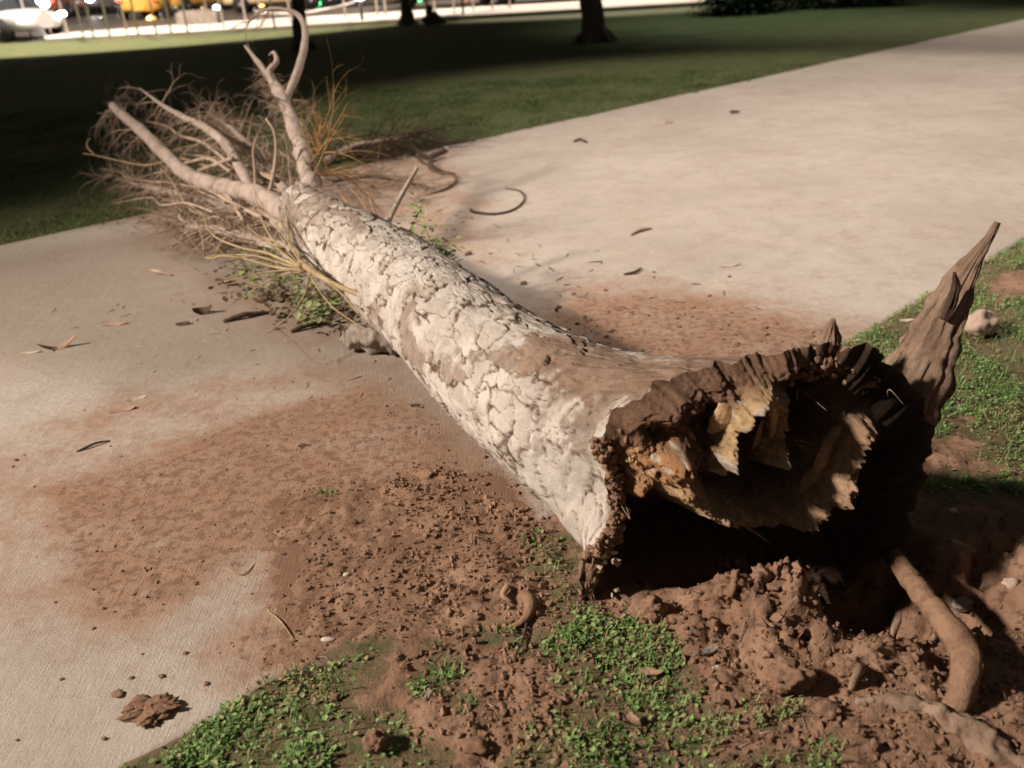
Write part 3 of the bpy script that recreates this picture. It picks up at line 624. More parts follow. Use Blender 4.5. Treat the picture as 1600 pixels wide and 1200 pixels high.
# fins and stubs of torn root
def fin(pts, w, flat, name, mat, seed, freq=14, rough=.13, n=72, ridge=.55, label=None, step=.008):
    C, R = catmull(pts, w, step); T = np.gradient(C, axis=0); T /= np.linalg.norm(T, axis=1)[:, None]
    N = np.cross(T, np.array([-0.65, -.75, .2])); N /= np.linalg.norm(N, axis=1)[:, None]; Bn = np.cross(T, N)
    t = np.linspace(0, 2 * np.pi, n, endpoint=False); l = np.linspace(0, 1, len(C))[:, None] * np.ones(n)
    rg = 1 + ridge * fbm(np.cos(t)[None] * 4 + 0 * l, np.sin(t)[None] * 4 + 0 * l, l * 1.6, 5, seed, .65) + rough * fbm(np.cos(t)[None] * 2 + 0 * l, np.sin(t)[None] * 2 + 0 * l, l * 16, 4, seed + 1)
    V = C[:, None] + (R[:, None] * rg)[..., None] * (N[:, None] * np.cos(t)[None, :, None] + Bn[:, None] * (flat * np.sin(t))[None, :, None])
    m = MB(); q = len(C) * n; V = np.vstack([V.reshape(-1, 3), C[:1], C[-1:]]); j = np.arange(n)
    tone = np.r_[np.clip(1.25 - rg.ravel() * .95, 0, 1) * 1.5, 0, 0]
    m.add(V, gridf(len(C), n, True), np.vstack([np.c_[np.full(n, q), j, (j + 1) % n], np.c_[np.full(n, q + 1), q - n + (j + 1) % n, q - n + j]]), tone)
    o = link(name, m.me(name), mat, tree)
    if label: o['label'] = label
    return o
Yb = 2.03
fin([Y(1405, 640, Yb + .02), Y(1435, 575, Yb + .03), Y(1470, 500, Yb + .05), Y(1500, 440, Yb + .07), Y(1522, 405, Yb + .08), Y(1545, 372, Yb + .10), Y(1558, 347, Yb + .11)],
    [.080, .066, .046, .031, .018, .010, .007], .24, 'torn_root', M_splint, 110, label='tall pointed shard of torn root sticking up')
fin([Y(1475, 500, Yb + .02), Y(1488, 470, Yb + .02), Y(1493, 445, Yb + .03), Y(1491, 425, Yb + .03)], [.010, .012, .009, .003], .5, 'torn_root', M_dark, 111)
fin([PF(1265, 570, -.05), PF(1290, 545, -.06), PF(1298, 522, -.06), PF(1302, 498, -.05)], [.05, .030, .020, .005], .6, 'root_stub', M_splint, 113)
fin([PF(1415, 640, -.10), PF(1432, 625, -.04), PF(1458, 612, -.03), PF(1482, 606, -.03)], [.03, .026, .022, .010], .8, 'root_stub', M_rootbark, 114)
fin([PF(1410, 690, -.06), PF(1436, 665, -.02), PF(1458, 648, -.02)], [.045, .035, .014], .8, 'root_stub', M_dark, 115)
fin([PF(960, 830, -.05), PF(930, 870, -.02), PF(916, 905, -.01), PF(925, 942, -.0)], [.03, .032, .024, .010], .6, 'root_stub', M_rootbark, 116, ridge=.18, rough=.35)
m = MB()
for i in range(420):          # clumps of earth still clinging to the upper rim
    t = rng.uniform(0, 1); a_ = np.array([(975, 655), (1060, 608), (1150, 575), (1240, 552), (1300, 545), (1380, 585)]); x = np.interp(t, np.linspace(0, 1, 6), a_[:, 0]); y = np.interp(t, np.linspace(0, 1, 6), a_[:, 1])
    c = PF(x + rng.normal(0, 8), y + 14 + abs(rng.normal(0, 15)), rng.uniform(-.03, .02)); V, T = lump(c, rng.uniform(.004, .014, 3), 2, .6, 2.5, i); m.add(V, (), T)
for i in range(260):          # broken bark and earth down the left rim
    t = rng.uniform(0, 4); a_ = np.array([(932, 690), (958, 745), (966, 800), (950, 838), (918, 872)]); x = np.interp(t, range(5), a_[:, 0]); y = np.interp(t, range(5), a_[:, 1])
    c = PF(x + rng.normal(3, 5), y + rng.normal(0, 5), rng.uniform(-.015, .015)); V, T = lump(c, rng.uniform(.003, .013, 3), 2, .7, 2.5, i); m.add(V, (), T)
link('clinging_soil', m.me('clinging_soil'), M_soil, tree, kind='stuff', label='clods of earth clinging along the upper rim of the root end')
m = MB()
for i in range(9):           # hair roots
    c = PF(rng.uniform(960, 1400), rng.uniform(590, 900), .0); d = rng.normal(0, .03, (3, 3)); m.tube(np.vstack([c, c + FN * .03 + d[0], c + FN * .05 + d[1] * 1.6]), [.002, .0015, .0006], 4, .01, a=.3)
link('hair_roots', m.me('hair_roots'), M_twig, tree, kind='stuff', label='thin hair roots in the root end')

# limbs: (pixel x, y, world depth) knots
def Yp(k): return [Y(*p) for p in k]
def limb(k, r, mat=None, name='branch', seed=0, n=14, rough=.16, label=None, step=.02):
    m = MB(); m.tube(Yp(k), r, n, step, rough, freq=10, seed=seed); o = link(name, m.me(name), mat or M_pale, tree)
    if label: o['label'] = label
    return o
LB = {}
LB['a'] = [(520, 385, 4.25), (480, 350, 4.45), (432, 322, 4.75), (385, 300, 5.05), (330, 288, 5.4), (285, 266, 5.75), (235, 218, 6.15), (196, 183, 6.45), (176, 166, 6.6), (180, 170, 6.75)]
ba = limb(LB['a'], [.085, .072, .064, .057, .052, .048, .043, .036, .028, .010], seed=121, label='long pale limb reaching left')
LB['b'] = [(398, 305, 5.02), (380, 272, 5.2), (352, 225, 5.5), (318, 198, 5.85), (285, 182, 6.1), (255, 165, 6.35), (225, 143, 6.6)]
bb = limb(LB['b'], [.030, .033, .030, .026, .021, .015, .008], seed=122)
LB['c'] = [(510, 370, 4.35), (494, 325, 4.6), (487, 290, 4.82), (473, 240, 5.1), (457, 193, 5.4), (440, 152, 5.65), (424, 125, 5.85), (404, 98, 6.05), (383, 72, 6.25)]
bc = limb(LB['c'], [.085, .070, .060, .046, .042, .040, .028, .018, .009], seed=123, rough=.3, label='thick pale limb reaching up')
LB['d'] = [(445, 160, 5.6), (462, 120, 5.8), (474, 80, 6.0), (477, 50, 6.15), (468, 26, 6.25), (445, 15, 6.3), (420, 14, 6.35), (398, 24, 6.4), (380, 50, 6.45)]
bd = limb(LB['d'], [.026, .026, .025, .022, .018, .013, .010, .008, .003], seed=124, label='curved upright branch hooking over at its tip')
LB['e'] = [(428, 135, 5.75), (420, 112, 5.85), (432, 97, 5.9), (428, 82, 5.95), (420, 86, 6.0)]
be = limb(LB['e'], [.022, .018, .016, .010, .003], seed=125)
LB['f'] = [(470, 400, 4.35), (400, 375, 4.8), (345, 360, 5.1), (300, 355, 5.35), (282, 342, 5.5), (285, 330, 5.6)]
bf = limb(LB['f'], [.05, .034, .030, .024, .018, .010], seed=126)
LB['g'] = [(470, 360, 4.5), (400, 335, 5.0), (330, 318, 5.6), (265, 300, 6.1), (205, 285, 6.5), (190, 270, 6.7)]
bg_ = limb(LB['g'], [.045, .036, .030, .024, .016, .008], seed=127)
LB['h'] = [(475, 330, 4.7), (440, 290, 5.2), (400, 240, 5.9), (360, 200, 6.5), (330, 180, 6.9)]
bh = limb(LB['h'], [.040, .030, .024, .016, .008], seed=128)
LB['i'] = [(595, 362, 4.0), (600, 352, 4.02), (608, 342, 4.05)]
limb(LB['i'], [.036, .028, .016], seed=129, name='branch_stub')
LB['j'] = [(600, 365, 4.15), (617, 325, 4.3), (633, 295, 4.4), (652, 262, 4.5)]
bj = limb(LB['j'], [.012, .012, .013, .010], seed=130, label='short pale broken branch right of the stem')
LB['k'] = [(488, 345, 4.4), (478, 360, 4.38), (466, 380, 4.34), (462, 392, 4.33)]
limb(LB['k'], [.012, .013, .013, .012], seed=131, name='branch_stub')
LB['l'] = [(420, 305, 4.85), (428, 270, 4.9), (432, 235, 4.95), (428, 205, 5.0), (415, 185, 5.05)]
limb(LB['l'], [.014, .012, .011, .008, .004], M_twig, seed=132)
LB['m'] = [(400, 300, 4.95), (398, 260, 5.0), (396, 235, 5.02), (402, 212, 5.06)]
limb(LB['m'], [.010, .009, .008, .004], M_twig, seed=133)
# sprouts low on the left flank
LB['n'] = [(600, 478, 3.35), (555, 458, 3.40), (515, 440, 3.50), (480, 418, 3.65), (470, 408, 3.70)]
bn = limb(LB['n'], [.007, .011, .011, .015, .009], M_yellow, seed=134, label='yellowish sprouting branch low on the near flank')

for i in range(18):           # smaller limbs inside the flattened crown
    x = rng.uniform(330, 440); y = rng.uniform(250, 345); w0 = rng.uniform(4.7, 5.5); n_ = 5; dx = rng.uniform(-45, -22); dy = rng.uniform(-26, 8); k_ = [(x + dx * q + rng.normal(0, 6), y + dy * q + rng.normal(0, 6) - 2 * q * (i % 3), w0 + .32 * q) for q in range(n_)]
    k_ = [(a, b, w) if Y(a, b, w)[2] > .03 else (a, b, float(P(a, b, .04)[1])) for a, b, w in k_]; r_ = rng.uniform(.006, .014)
    limb(k_, r_ * np.array([1, .9, .75, .55, .25]), M_twig, seed=400 + i, n=8)
# twigs: curved wands that fork
def wand(m, p, d, L, r, depth, spread, droop, a=0.0, curl=.5, nseg=5):
    pts = [p]; dd_ = d / np.linalg.norm(d); bend = rng.normal(0, curl, 3) / nseg
    for i in range(nseg):
        dd_ = dd_ + bend + rng.normal(0, .10, 3) + np.array([0, 0, -droop / nseg]); dd_ /= np.linalg.norm(dd_)
        q = pts[-1] + dd_ * L / nseg
        if q[2] < .012: q[2] = .012 + rng.uniform(0, .01); dd_[2] = abs(dd_[2]) * .2
        pts.append(q)
        if depth > 0 and rng.random() < .75:
            wand(m, q, dd_ + rng.normal(0, spread, 3), L * rng.uniform(.35, .65), r * (1 - i / (nseg + 1)) * .7, depth - 1, spread, droop, a, curl, 4)
    m.tube(pts, r * np.linspace(1, .35, len(pts)), 4 if r > .003 else 3, 0 if r < .002 else L / nseg * .5, a=a + rng.uniform(0, .5), cap=False)
def twigs(parent, knots, n, L, r, dirv, label, mat=M_twig, t0=.2, t1=1.0, spread=.5, droop=.25, depth=2, dj=.6, curl=.45, zj=.6):
    K = np.array(Yp(knots)); m = MB()
    for i in range(n):
        t = rng.uniform(t0, t1) * (len(K) - 1); k_ = min(int(t), len(K) - 2); p = K[k_] + (K[k_ + 1] - K[k_]) * (t - k_)
        wand(m, p, np.array(dirv) + rng.normal(0, dj, 3) * [1, 1, zj], L * rng.uniform(.5, 1.2), r * rng.uniform(.6, 1.3), depth, spread, droop, 0, curl)
    return link('twigs', m.me('twigs'), mat, parent, kind='stuff', label=label)
back = (-.5, .75, -.02)
twigs(ba, LB['a'], 60, .30, .005, back, 'tangle of dry twigs along the left limb', t0=.3, droop=.7, dj=.45)
twigs(bb, LB['b'], 50, .30, .005, back, 'fine dry twigs along the second limb', t0=.2, droop=.6)
twigs(bg_, LB['g'], 190, .34, .0055, (-.5, .75, .08), 'mass of dry brown twigs in the flattened crown', t0=.05, droop=.4, dj=.55)
twigs(bh, LB['h'], 170, .36, .0055, (-.3, .9, .0), 'mass of brown twigs behind the limbs', t0=.0, droop=.5, dj=.6)
twigs(bf, LB['f'], 80, .30, .0055, (-.7, .45, .0), 'dry twigs trailing over the ground', t0=.1, droop=.4, dj=.5)
twigs(bc, LB['c'], 12, .24, .004, (-.25, .5, .35), 'short twigs and dry tufts on the upright limb', t0=.25, t1=.62, droop=.3, dj=.7)
twigs(bc, LB['c'][4:8], 60, .16, .0028, (-.5, .1, .3), 'ragged tufts where the upright limb forks', t0=.05, t1=.8, droop=.2, dj=.8, depth=1)
twigs(bd, LB['d'][5:], 9, .22, .004, (-.5, .3, -.3), 'thin twigs at the hooked tip', t0=.2, droop=.5, depth=1)
twigs(bc, [(478, 262, 4.95), (490, 250, 4.95), (500, 240, 4.95)], 9, .42, .0042, (.35, .25, .9), 'spray of dry orange twigs', mat=M_orange, t0=.1, droop=.1, dj=.35, depth=2, spread=.55, zj=1)
twigs(bc, [(487, 275, 4.85), (500, 270, 4.85)], 8, .45, .0038, (.9, .35, .1), 'spray of dry orange twigs', mat=M_orange, t0=.1, droop=.4, dj=.35)
tw = [[(476, 420), (440, 405), (415, 395), (380, 388), (345, 375), (328, 362), (318, 340)], [(476, 420), (450, 400), (420, 365), (405, 330), (398, 300)], [(476, 420), (440, 412), (400, 400), (360, 398), (325, 400)],
      [(478, 422), (445, 420), (420, 415), (385, 405), (350, 400), (322, 402), (316, 370), (305, 345)], [(474, 418), (455, 385), (430, 350), (412, 325), (395, 290)], [(470, 418), (430, 385), (400, 365), (385, 352)],
      [(468, 416), (448, 392), (425, 378), (395, 372)], [(478, 424), (450, 422), (400, 428), (350, 440)], [(475, 425), (440, 430), (400, 450), (380, 468)], [(482, 428), (478, 455), (460, 485), (432, 512), (420, 520)],
      [(482, 426), (500, 455), (520, 480), (548, 500), (575, 517)], [(484, 424), (530, 455), (560, 490), (590, 515)], [(470, 414), (455, 395), (450, 360), (448, 330)], [(476, 418), (462, 390), (440, 372), (432, 345)], [(472, 416), (430, 402), (395, 400), (375, 402)]]
m = MB()
for i, k_ in enumerate(tw):
    n = len(k_); yy = np.linspace(3.66, 3.66 + (.75 if k_[-1][1] < 420 else .05 if k_[-1][1] < 480 else -.28), n)
    pts = [Y(x, y, w) for (x, y), w in zip(k_, yy)]
    for p in pts: p[2] = max(p[2], .015)
    m.tube(pts, np.linspace(.0065, .0022, n) * rng.uniform(.8, 1.3), 6, .03, a=rng.uniform(0, .4))
    for p in pts[1:-1]:
        if rng.random() < .7: wand(m, p, (pts[-1] - pts[0]) / np.linalg.norm(pts[-1] - pts[0]) + rng.normal(0, .45, 3), rng.uniform(.12, .3), .0022, 1, .4, .2, 0)
link('twigs', m.me('twigs'), M_yellow, bn, label='fan of thin yellowish sprouts')
# thin single wands that stand out at the far left
m = MB()
for k_ in ([(330, 262, 5.6), (280, 248, 5.9), (230, 258, 6.1), (190, 252, 6.2), (150, 243, 6.3), (130, 240, 6.35)], [(150, 243, 6.3), (138, 232, 6.32), (136, 222, 6.35), (142, 216, 6.36)], [(330, 345, 5.2), (300, 322, 5.4), (285, 312, 5.5), (270, 285, 5.7), (250, 262, 5.9)]):
    m.tube(Yp(k_), np.linspace(.007, .003, len(k_)), 6, .04, .1)
link('twigs', m.me('twigs'), M_yellow, bf, label='long thin yellow twig pointing left')

# leaves still on the sprouts
def foliage(parent, px, n, L, label, mat=None, spread=.05):
    V_, Q_, A_l, c = [], [], [], 0
    for (x, y, w, s) in px:
        p = Y(x, y, w); q = p + rng.normal(0, 1, (n, 3)) * s; q[:, 2] = np.maximum(q[:, 2], .01)
        V, Q, A = leaves(q[:, :2], q[:, 2], rng.uniform(.5, 1.2, n) * L, rng.uniform(.68, .92, n)); V_.append(V); Q_.append(Q + c); A_l.append(A); c += len(V)
    link('leaves', mesh('leaves', np.vstack(V_), [np.vstack(Q_)], False, {'tone': np.concatenate(A_l)}), mat or M_leaf, parent, kind='stuff', label=label)
foliage(bn, [(480, 470, 3.7, .035), (470, 480, 3.75, .02), (500, 480, 3.62, .03), (445, 430, 3.95, .03), (425, 395, 4.1, .03), (385, 420, 4.2, .03), (520, 470, 3.65, .03), (465, 445, 3.7, .04), (490, 490, 3.6, .03), (410, 440, 4.0, .04)], 20, .045, 'yellow green leaves on the low sprouts')
sj = MB()
for k_ in ([(625, 355, 4.1), (655, 370, 4.0), (685, 395, 3.9)], [(640, 350, 4.1), (662, 345, 4.1), (672, 390, 3.9)], [(640, 360, 4.05), (655, 330, 4.2), (660, 318, 4.25)], [(650, 370, 4.0), (690, 372, 4.0), (720, 392, 3.95)]):
    sj.tube(Yp(k_), [.005, .004, .002], 5, .03, a=.1)
sjo = link('sprout', sj.me('sprout'), M_yellow, tree, label='small leafy sprout on the far flank')
foliage(sjo, [(655, 340, 4.12, .04), (670, 360, 4.0, .045), (690, 385, 3.92, .03), (682, 392, 3.9, .02), (650, 315, 4.25, .03), (700, 395, 3.9, .03), (660, 380, 3.95, .05)], 22, .04, 'yellow green leaves on the far sprout')
m = MB()
for k_ in ([(590, 362, 4.0), (575, 330, 4.1), (560, 308, 4.2), (545, 292, 4.3)], [(595, 362, 4.0), (583, 325, 4.1), (575, 300, 4.2)], [(560, 345, 4.2), (545, 320, 4.3), (530, 300, 4.4)]):
    m.tube(Yp(k_), [.005, .004, .003, .002][:len(k_)], 5, .03, a=.1)
link('twigs', m.me('twigs'), M_orange, tree, label='thin orange wands behind the stem')
#@@LITTER
# ------------------------------------------------------------------ loose pieces on the ground
def G(x, y, dz=0.0):
    p = P(x, y); z = float(surf(p[0], p[1])); p = P(x, y, z); p[2] = float(surf(p[0], p[1])) + dz; return p
def single(name, me, mat, label, cat, group=None):
    o = link(name, me, mat); o['label'] = label; o['category'] = cat
    if group: o['group'] = group
    # put the origin at the thing's base
    n = len(me.vertices); a = np.empty(n * 3, np.float32); me.vertices.foreach_get('co', a); a = a.reshape(-1, 3)
    c = np.array([*(a[:, :2].min(0) + a[:, :2].max(0)) / 2, a[:, 2].min()]); me.vertices.foreach_set('co', (a - c).astype(np.float32).ravel()); me.update(); o.location = tuple(map(float, c))
    return o
def chip(px, py, w, l, ang, tilt, mat, label, cat='bark chip', name='bark_chip', seed=0, tri=False, z=0.006, th_=.004, bend=.25):
    n = 18; t = np.linspace(0, 2 * np.pi, n, endpoint=False); k = 1 + .28 * fbm(np.cos(t) * 1.5, np.sin(t) * 1.5, 0, 3, seed)
    if tri: k = k * (0.62 / np.maximum(np.cos((t + np.pi / 3) % (2 * np.pi / 3) - np.pi / 3), .35)) * .9
    rings = [0.0, .5, 1.0]; x = np.concatenate([[0]] + [np.cos(t) * k * q * w / 2 for q in rings[1:]]); y = np.concatenate([[0]] + [np.sin(t) * k * q * l / 2 for q in rings[1:]])
    zz = bend * (x ** 2 / w - .5 * y ** 2 / l) + .002 * fbm(x * 90, y * 90, 0, 2, seed)
    top = np.c_[x, y, zz + th_ / 2]; bot = np.c_[x, y, zz - th_ / 2]; N = len(x); j = np.arange(n); jn = (j + 1) % n
    V = np.vstack([top, bot]); T = np.vstack([np.c_[np.zeros(n, int), 1 + j, 1 + jn], np.c_[np.full(n, N), N + 1 + jn, N + 1 + j]])
    Q = np.vstack([np.c_[1 + j, 1 + n + j, 1 + n + jn, 1 + jn], np.c_[N + 1 + j, N + 1 + jn, N + 1 + n + jn, N + 1 + n + j], np.c_[1 + n + j, N + 1 + n + j, N + 1 + n + jn, 1 + n + jn]])
    ca, sa = math.cos(ang), math.sin(ang); ct, st = math.cos(tilt), math.sin(tilt)
    V = V @ np.array([[1, 0, 0], [0, ct, -st], [0, st, ct]]).T @ np.array([[ca, -sa, 0], [sa, ca, 0], [0, 0, 1]]).T
    V[:, 2] -= V[:, 2].min(); m = MB(); m.add(V + G(px, py, .012 if py > 1050 else -.002), Q, T)
    return single(name, m.me(name, False), mat, label, cat)
def clod(px, py, size, label, seed, rough=.5, sub=4, mat=None, name='soil_clod', cat='clod', freq=1.6, group=None, sink=.35, bits=0, rot=0.0):
    m = MB(); c = G(px, py); size = np.asarray(size) * np.ones(3); V, T = lump(c + [0, 0, size[2] * (1 - sink)], size, sub, rough, freq, seed, rot); m.add(V, (), T)
    r = np.random.default_rng(seed + 500)
    for i in range(bits):
        a = r.uniform(0, 6.28); d = r.uniform(.3, 1.05); b = size * r.uniform(.2, .5); V, T = lump(c + [math.cos(a) * size[0] * d, math.sin(a) * size[1] * d, size[2] * r.uniform(.1, 1.1)], b, 3, .5, 1.8, seed + i); m.add(V, (), T)
    return single(name, m.me(name), mat or M_soil, label, cat, group)
def stick(k, r, mat, label, name='stick', cat='stick', n=8, rough=.2, seed=0, step=.01, group=None, absz=False):
    pts = [P(x, y, z) if z > .0201 or absz else G(x, y, z) for x, y, z in k]; m = MB(); m.tube(pts, r, n, step, rough, freq=30, seed=seed); return single(name, m.me(name), mat, label, cat, group)

# the bare bent root and the flaky root at the right
stick([(1390, 858, .02), (1400, 874, .03), (1430, 915, .07), (1468, 962, .10), (1500, 1002, .10), (1511, 1042, .085), (1503, 1080, .06), (1490, 1112, .03)], [.024, .025, .028, .031, .034, .032, .029, .025], M_rootbark,
      'thick bare bent root standing out of the hole at the right', 'bent_root', 'root', n=28, rough=.14, seed=141, step=.006, absz=True)
fb = stick([(1340, 1085, .0), (1420, 1100, .005), (1500, 1140, .0), (1570, 1180, -.005), (1640, 1230, -.02)], [.010, .026, .030, .030, .032], M_splint, 'flaky brown root half buried below the bent root', 'buried_root', 'root', n=32, rough=.5, seed=142, step=.006)
stick([(1420, 960, -.01), (1375, 1000, .02), (1345, 1040, .012), (1330, 1070, 0)], [.008, .012, .012, .006], M_splint, 'short rough root lying against the hole rim left of the bent root', 'root_piece', 'root', n=20, rough=.4, seed=143)
stick([(1488, 846, .05), (1500, 850, .05), (1522, 862, .045)], [.007, .008, .003], M_pale, 'pale wood splinter above the bent root', 'wood_splinter', 'splinter', rough=.3)
stick([(790, 922, .02), (812, 922, .035), (828, 938, .035), (826, 968, .02), (808, 978, .006), (792, 980, .0)], [.008, .014, .015, .013, .009, .005], M_rootbark, 'curled knuckle of root lying on the soil left of the root end', 'root_piece', 'root', n=16, rough=.25, seed=145)
stick([(824, 972, .012), (818, 1000, .01), (806, 1030, .004)], [.004, .003, .002], M_dark, 'thin rootlet below the curled root', 'rootlet', 'root')
stick([(795, 925, .02), (786, 932, .02), (800, 938, .012)], [.009, .011, .004], M_chip, 'pale stub beside the curled root', 'wood_splinter', 'splinter', rough=.3)
# log chunk under the stem
c = G(580, 548); m = MB(); m.tube([c + [-.13, .06, .05], c + [-.06, .02, .065], c + [.03, -.01, .07], c + [.13, -.05, .075]], [.035, .062, .066, .060], 36, .008, .42, freq=16, seed=150)
single('broken_log', m.me('broken_log'), M_log, 'grey weathered chunk of log wedged under the fallen stem', 'log')
# stones
clod(1530, 520, (.085, .062, .052), 'large pale pinkish stone on the grass beside the pointed root', 151, .34, 4, M_bleach, 'stone', 'stone', 1.0, sink=.25, rot=.7)
clod(1472, 601, (.020, .018, .014), 'small round pale stone at the foot of the pointed root', 152, .2, 3, M_bleach, 'stone', 'stone', 1.0)
clod(1500, 965, (.030, .022, .018), 'grey stone behind the bent root', 153, .35, 3, M_log, 'stone', 'stone')
clod(1566, 962, (.022, .018, .018), 'pale stone near the right edge beside the bent root', 154, .3, 3, M_bleach, 'stone', 'stone')
clod(542, 899, (.011, .009, .006), 'white pebble on the crumbly soil left of the root end', 155, .25, 2, M_chipw, 'pebble', 'pebble')
clod(512, 998, (.022, .009, .006), 'flat pale pebble at the edge of the crumbly soil', 156, .25, 2, M_chipw, 'pebble', 'pebble')
clod(1488, 804, (.014, .012, .010), 'pale pebble in the shade right of the root end', 157, .25, 2, M_chipw, 'pebble', 'pebble')
# clods
clod(236, 1112, (.050, .036, .013), 'low heap of reddish earth alone on the pale path at lower left', 161, .7, 5, freq=2.4, bits=26, sink=.6)
clod(590, 1168, (.026, .024, .024), 'reddish clod in the grass at the bottom of the picture', 162, .45, 4, bits=2)
clod(185, 895 + 190, (.018, .012, .005), 'thin crumb patch left of the lone earth heap', 163, .6, 3, bits=3)
clod(1022, 962, (.030, .028, .030), 'knobbly clod just below the root end', 164, .5, 4, bits=3)
clod(1205, 955, (.050, .040, .058), 'tall crumbly clod on the rim of the hole', 165, .75, 5, freq=2.2, sink=.2, bits=12)
clod(1140, 960, (.034, .030, .040), 'upright clod left of the tallest clod on the rim', 166, .75, 4, freq=2.2, sink=.2, bits=7)
clod(1245, 1000, (.045, .035, .035), 'broad clod in front of the tallest clod', 167, .6, 4, freq=2.0, bits=8)
clod(1330, 1035, (.030, .026, .022), 'clod below the right side of the hole', 168, .6, 4, bits=4)
clod(525, 1088, (.016, .012, .008), 'small reddish clod in the grass at lower left', 169, .5, 3)
clod(742, 1170, (.030, .022, .014), 'flat reddish clod between the grass patches at the bottom', 170, .5, 3, bits=3)
clod(1290, 1110, (.030, .024, .018), 'reddish clod on the soil at lower right', 171, .5, 3, bits=3)
for i, (x, y, s_) in enumerate([(946, 455, .012), (990, 429, .011), (1021, 426, .010), (1022, 434, .009), (818, 444, .018), (1195, 513, .014), (896, 460, .012), (1108, 463, .010), (1060, 512, .012), (1012, 494, .010), (1140, 433, .009), (732, 398, .022), (873, 481, .014), (1142, 490, .010)]):
    clod(x, y, (s_, s_ * .8, s_ * .6), 'small dark clod on the path behind the fallen stem', 180 + i, .5, 2, group='dark clods on the path behind the stem')
for i, (x, y, s_) in enumerate([(252, 1058, .008), (206, 1060, .007), (290, 1022, .007), (97, 1062, .006), (222, 1023, .005), (146, 983, .006), (322, 1070, .008), (162, 1155, .006), (27, 1157, .005), (25, 720, .009), (140, 835, .006), (320, 678, .005)]):
    clod(x, y, (s_, s_ * .8, s_ * .6), 'small dark clod on the pale path at lower left', 210 + i, .5, 2, group='dark clods on the path at lower left')
# flakes, leaves, sticks
chip(985, 1135, .052, .040, .5, .35, M_chip, 'large triangular brown leaf at the bottom between grass patches', 'leaf', 'dead_leaf', 231, True, bend=1.2)
chip(1016, 1057, .050, .018, -.15, .25, M_chip, 'long flat brown chip in the grass below the root end', seed=232)
chip(672, 1098, .030, .024, .9, .5, M_chipw, 'pale triangular bark chip standing in the grass', seed=233, tri=True)
chip(1110, 998, .050, .018, .35, .3, M_log, 'grey wood chip lying on the soil below the tall clod', 'wood chip', 'wood_chip', 234, th_=.009)
chip(1118, 1047, .016, .010, .35, .3, M_chipw, 'tiny pale bark chip on the soil below the grey chip', seed=235)
chip(92, 545, .15, .035, .5, .35, M_chip, 'curled dead leaf on the path at far left', 'leaf', 'dead_leaf', 236, bend=1.0)
chip(48, 552, .10, .022, .15, .1, M_chipw, 'pale flat leaf beside the curled leaf at far left', 'leaf', 'dead_leaf', 237)
chip(214, 624, .080, .018, .55, .35, M_chipw, 'narrow pale bark flake left of the fallen stem', seed=238)
chip(192, 642, .10, .03, .35, .1, M_chip, 'brown flat piece just below the narrow pale one', seed=239)  # flat brown piece below the pale flake
chip(475, 698, .045, .02, .1, .3, M_dark, 'dark bark flake on the spilled soil in the middle', seed=240)
chip(180, 508, .12, .03, .05, .2, M_chip, 'long brown bark flake on the path above the curled leaf', seed=241)
chip(286, 508, .07, .035, .1, .3, M_dark, 'dark flake left of the yellow sprouts', seed=242)
chip(318, 490, .10, .05, .3, .5, M_dark, 'crumpled dark leaf nearest the yellow sprouts', 'leaf', 'dead_leaf', 243, bend=1.2)
chip(1148, 177, .10, .07, .1, .4, M_dark, 'small dark leaf alone on the far path', 'leaf', 'dead_leaf', 244)
chip(1046, 192, .09, .05, .1, .2, M_chip, 'faint brown leaf on the far path', 'leaf', 'dead_leaf', 245)
chip(1140, 416, .12, .02, .2, .2, M_chipw, 'pale sliver on the path behind the stem', 'wood chip', 'wood_chip', 246)
chip(648, 608 + 27, .03, .02, .2, .2, M_dark, 'dark chip at the tip of the spilled soil', seed=247)
chip(1525, 605, .09, .012, .3, .1, M_dark, 'thin dark sliver in the grass right of the pointed root', 'wood chip', 'wood_chip', 248)
chip(1415, 502, .06, .022, -.1, .2, M_chipw, 'pale leaf in the grass left of the pointed root', 'leaf', 'dead_leaf', 249)
stick([(985, 368, .004), (1000, 362, .012), (1018, 358, .004)], [.010, .012, .006], M_twig, 'short brown stick on the bright path', seed=251)
stick([(897, 222, .004), (906, 221, .02), (918, 223, .004)], [.014, .012, .008], M_dark, 'short dark stick on the far path', seed=252)
stick([(120, 707, .002), (150, 697, .012), (172, 690, .004)], [.004, .005, .003], M_dark, 'thin dark stick on the path at left', seed=253)
stick([(235, 423, .004), (252, 428, .012), (268, 431, .004)], [.009, .010, .006], M_twig, 'brown stick on the path left of the sprouts', seed=254)
stick([(350, 504, .006), (380, 498, .02), (420, 490, .006)], [.010, .014, .008], M_dark, 'dark strip for a twig shadow under the yellow sprouts', seed=255)  # solid dark strip in place of a twig's cast shadow
stick([(455, 520, .006), (480, 514, .02), (515, 505, .006)], [.010, .014, .008], M_dark, 'dark strip for a shadow streak close to the fallen stem', seed=256)  # second strip, modelled for the shadow streak beside the stem
stick([(735, 328, .004), (742, 333, .008), (775, 336, .008), (805, 328, .008), (820, 312, .008), (812, 300, .008), (790, 296, .01)], [.008, .010, .010, .009, .008, .007, .004], M_dark, 'thin curved twig looping on the bright path', 'twig', 'twig', seed=257)
stick([(418, 955, .004), (440, 975, .008), (458, 1000, .004)], [.0018, .0022, .0012], M_yellow, 'hair-thin straw on the soil edge at lower left', 'straw', 'straw', n=5)
stick([(975, 430, .004), (992, 428, .012), (1002, 421, .01)], [.007, .008, .004], M_dark, 'short crooked twig among the dark clods', 'twig', 'twig', seed=258)
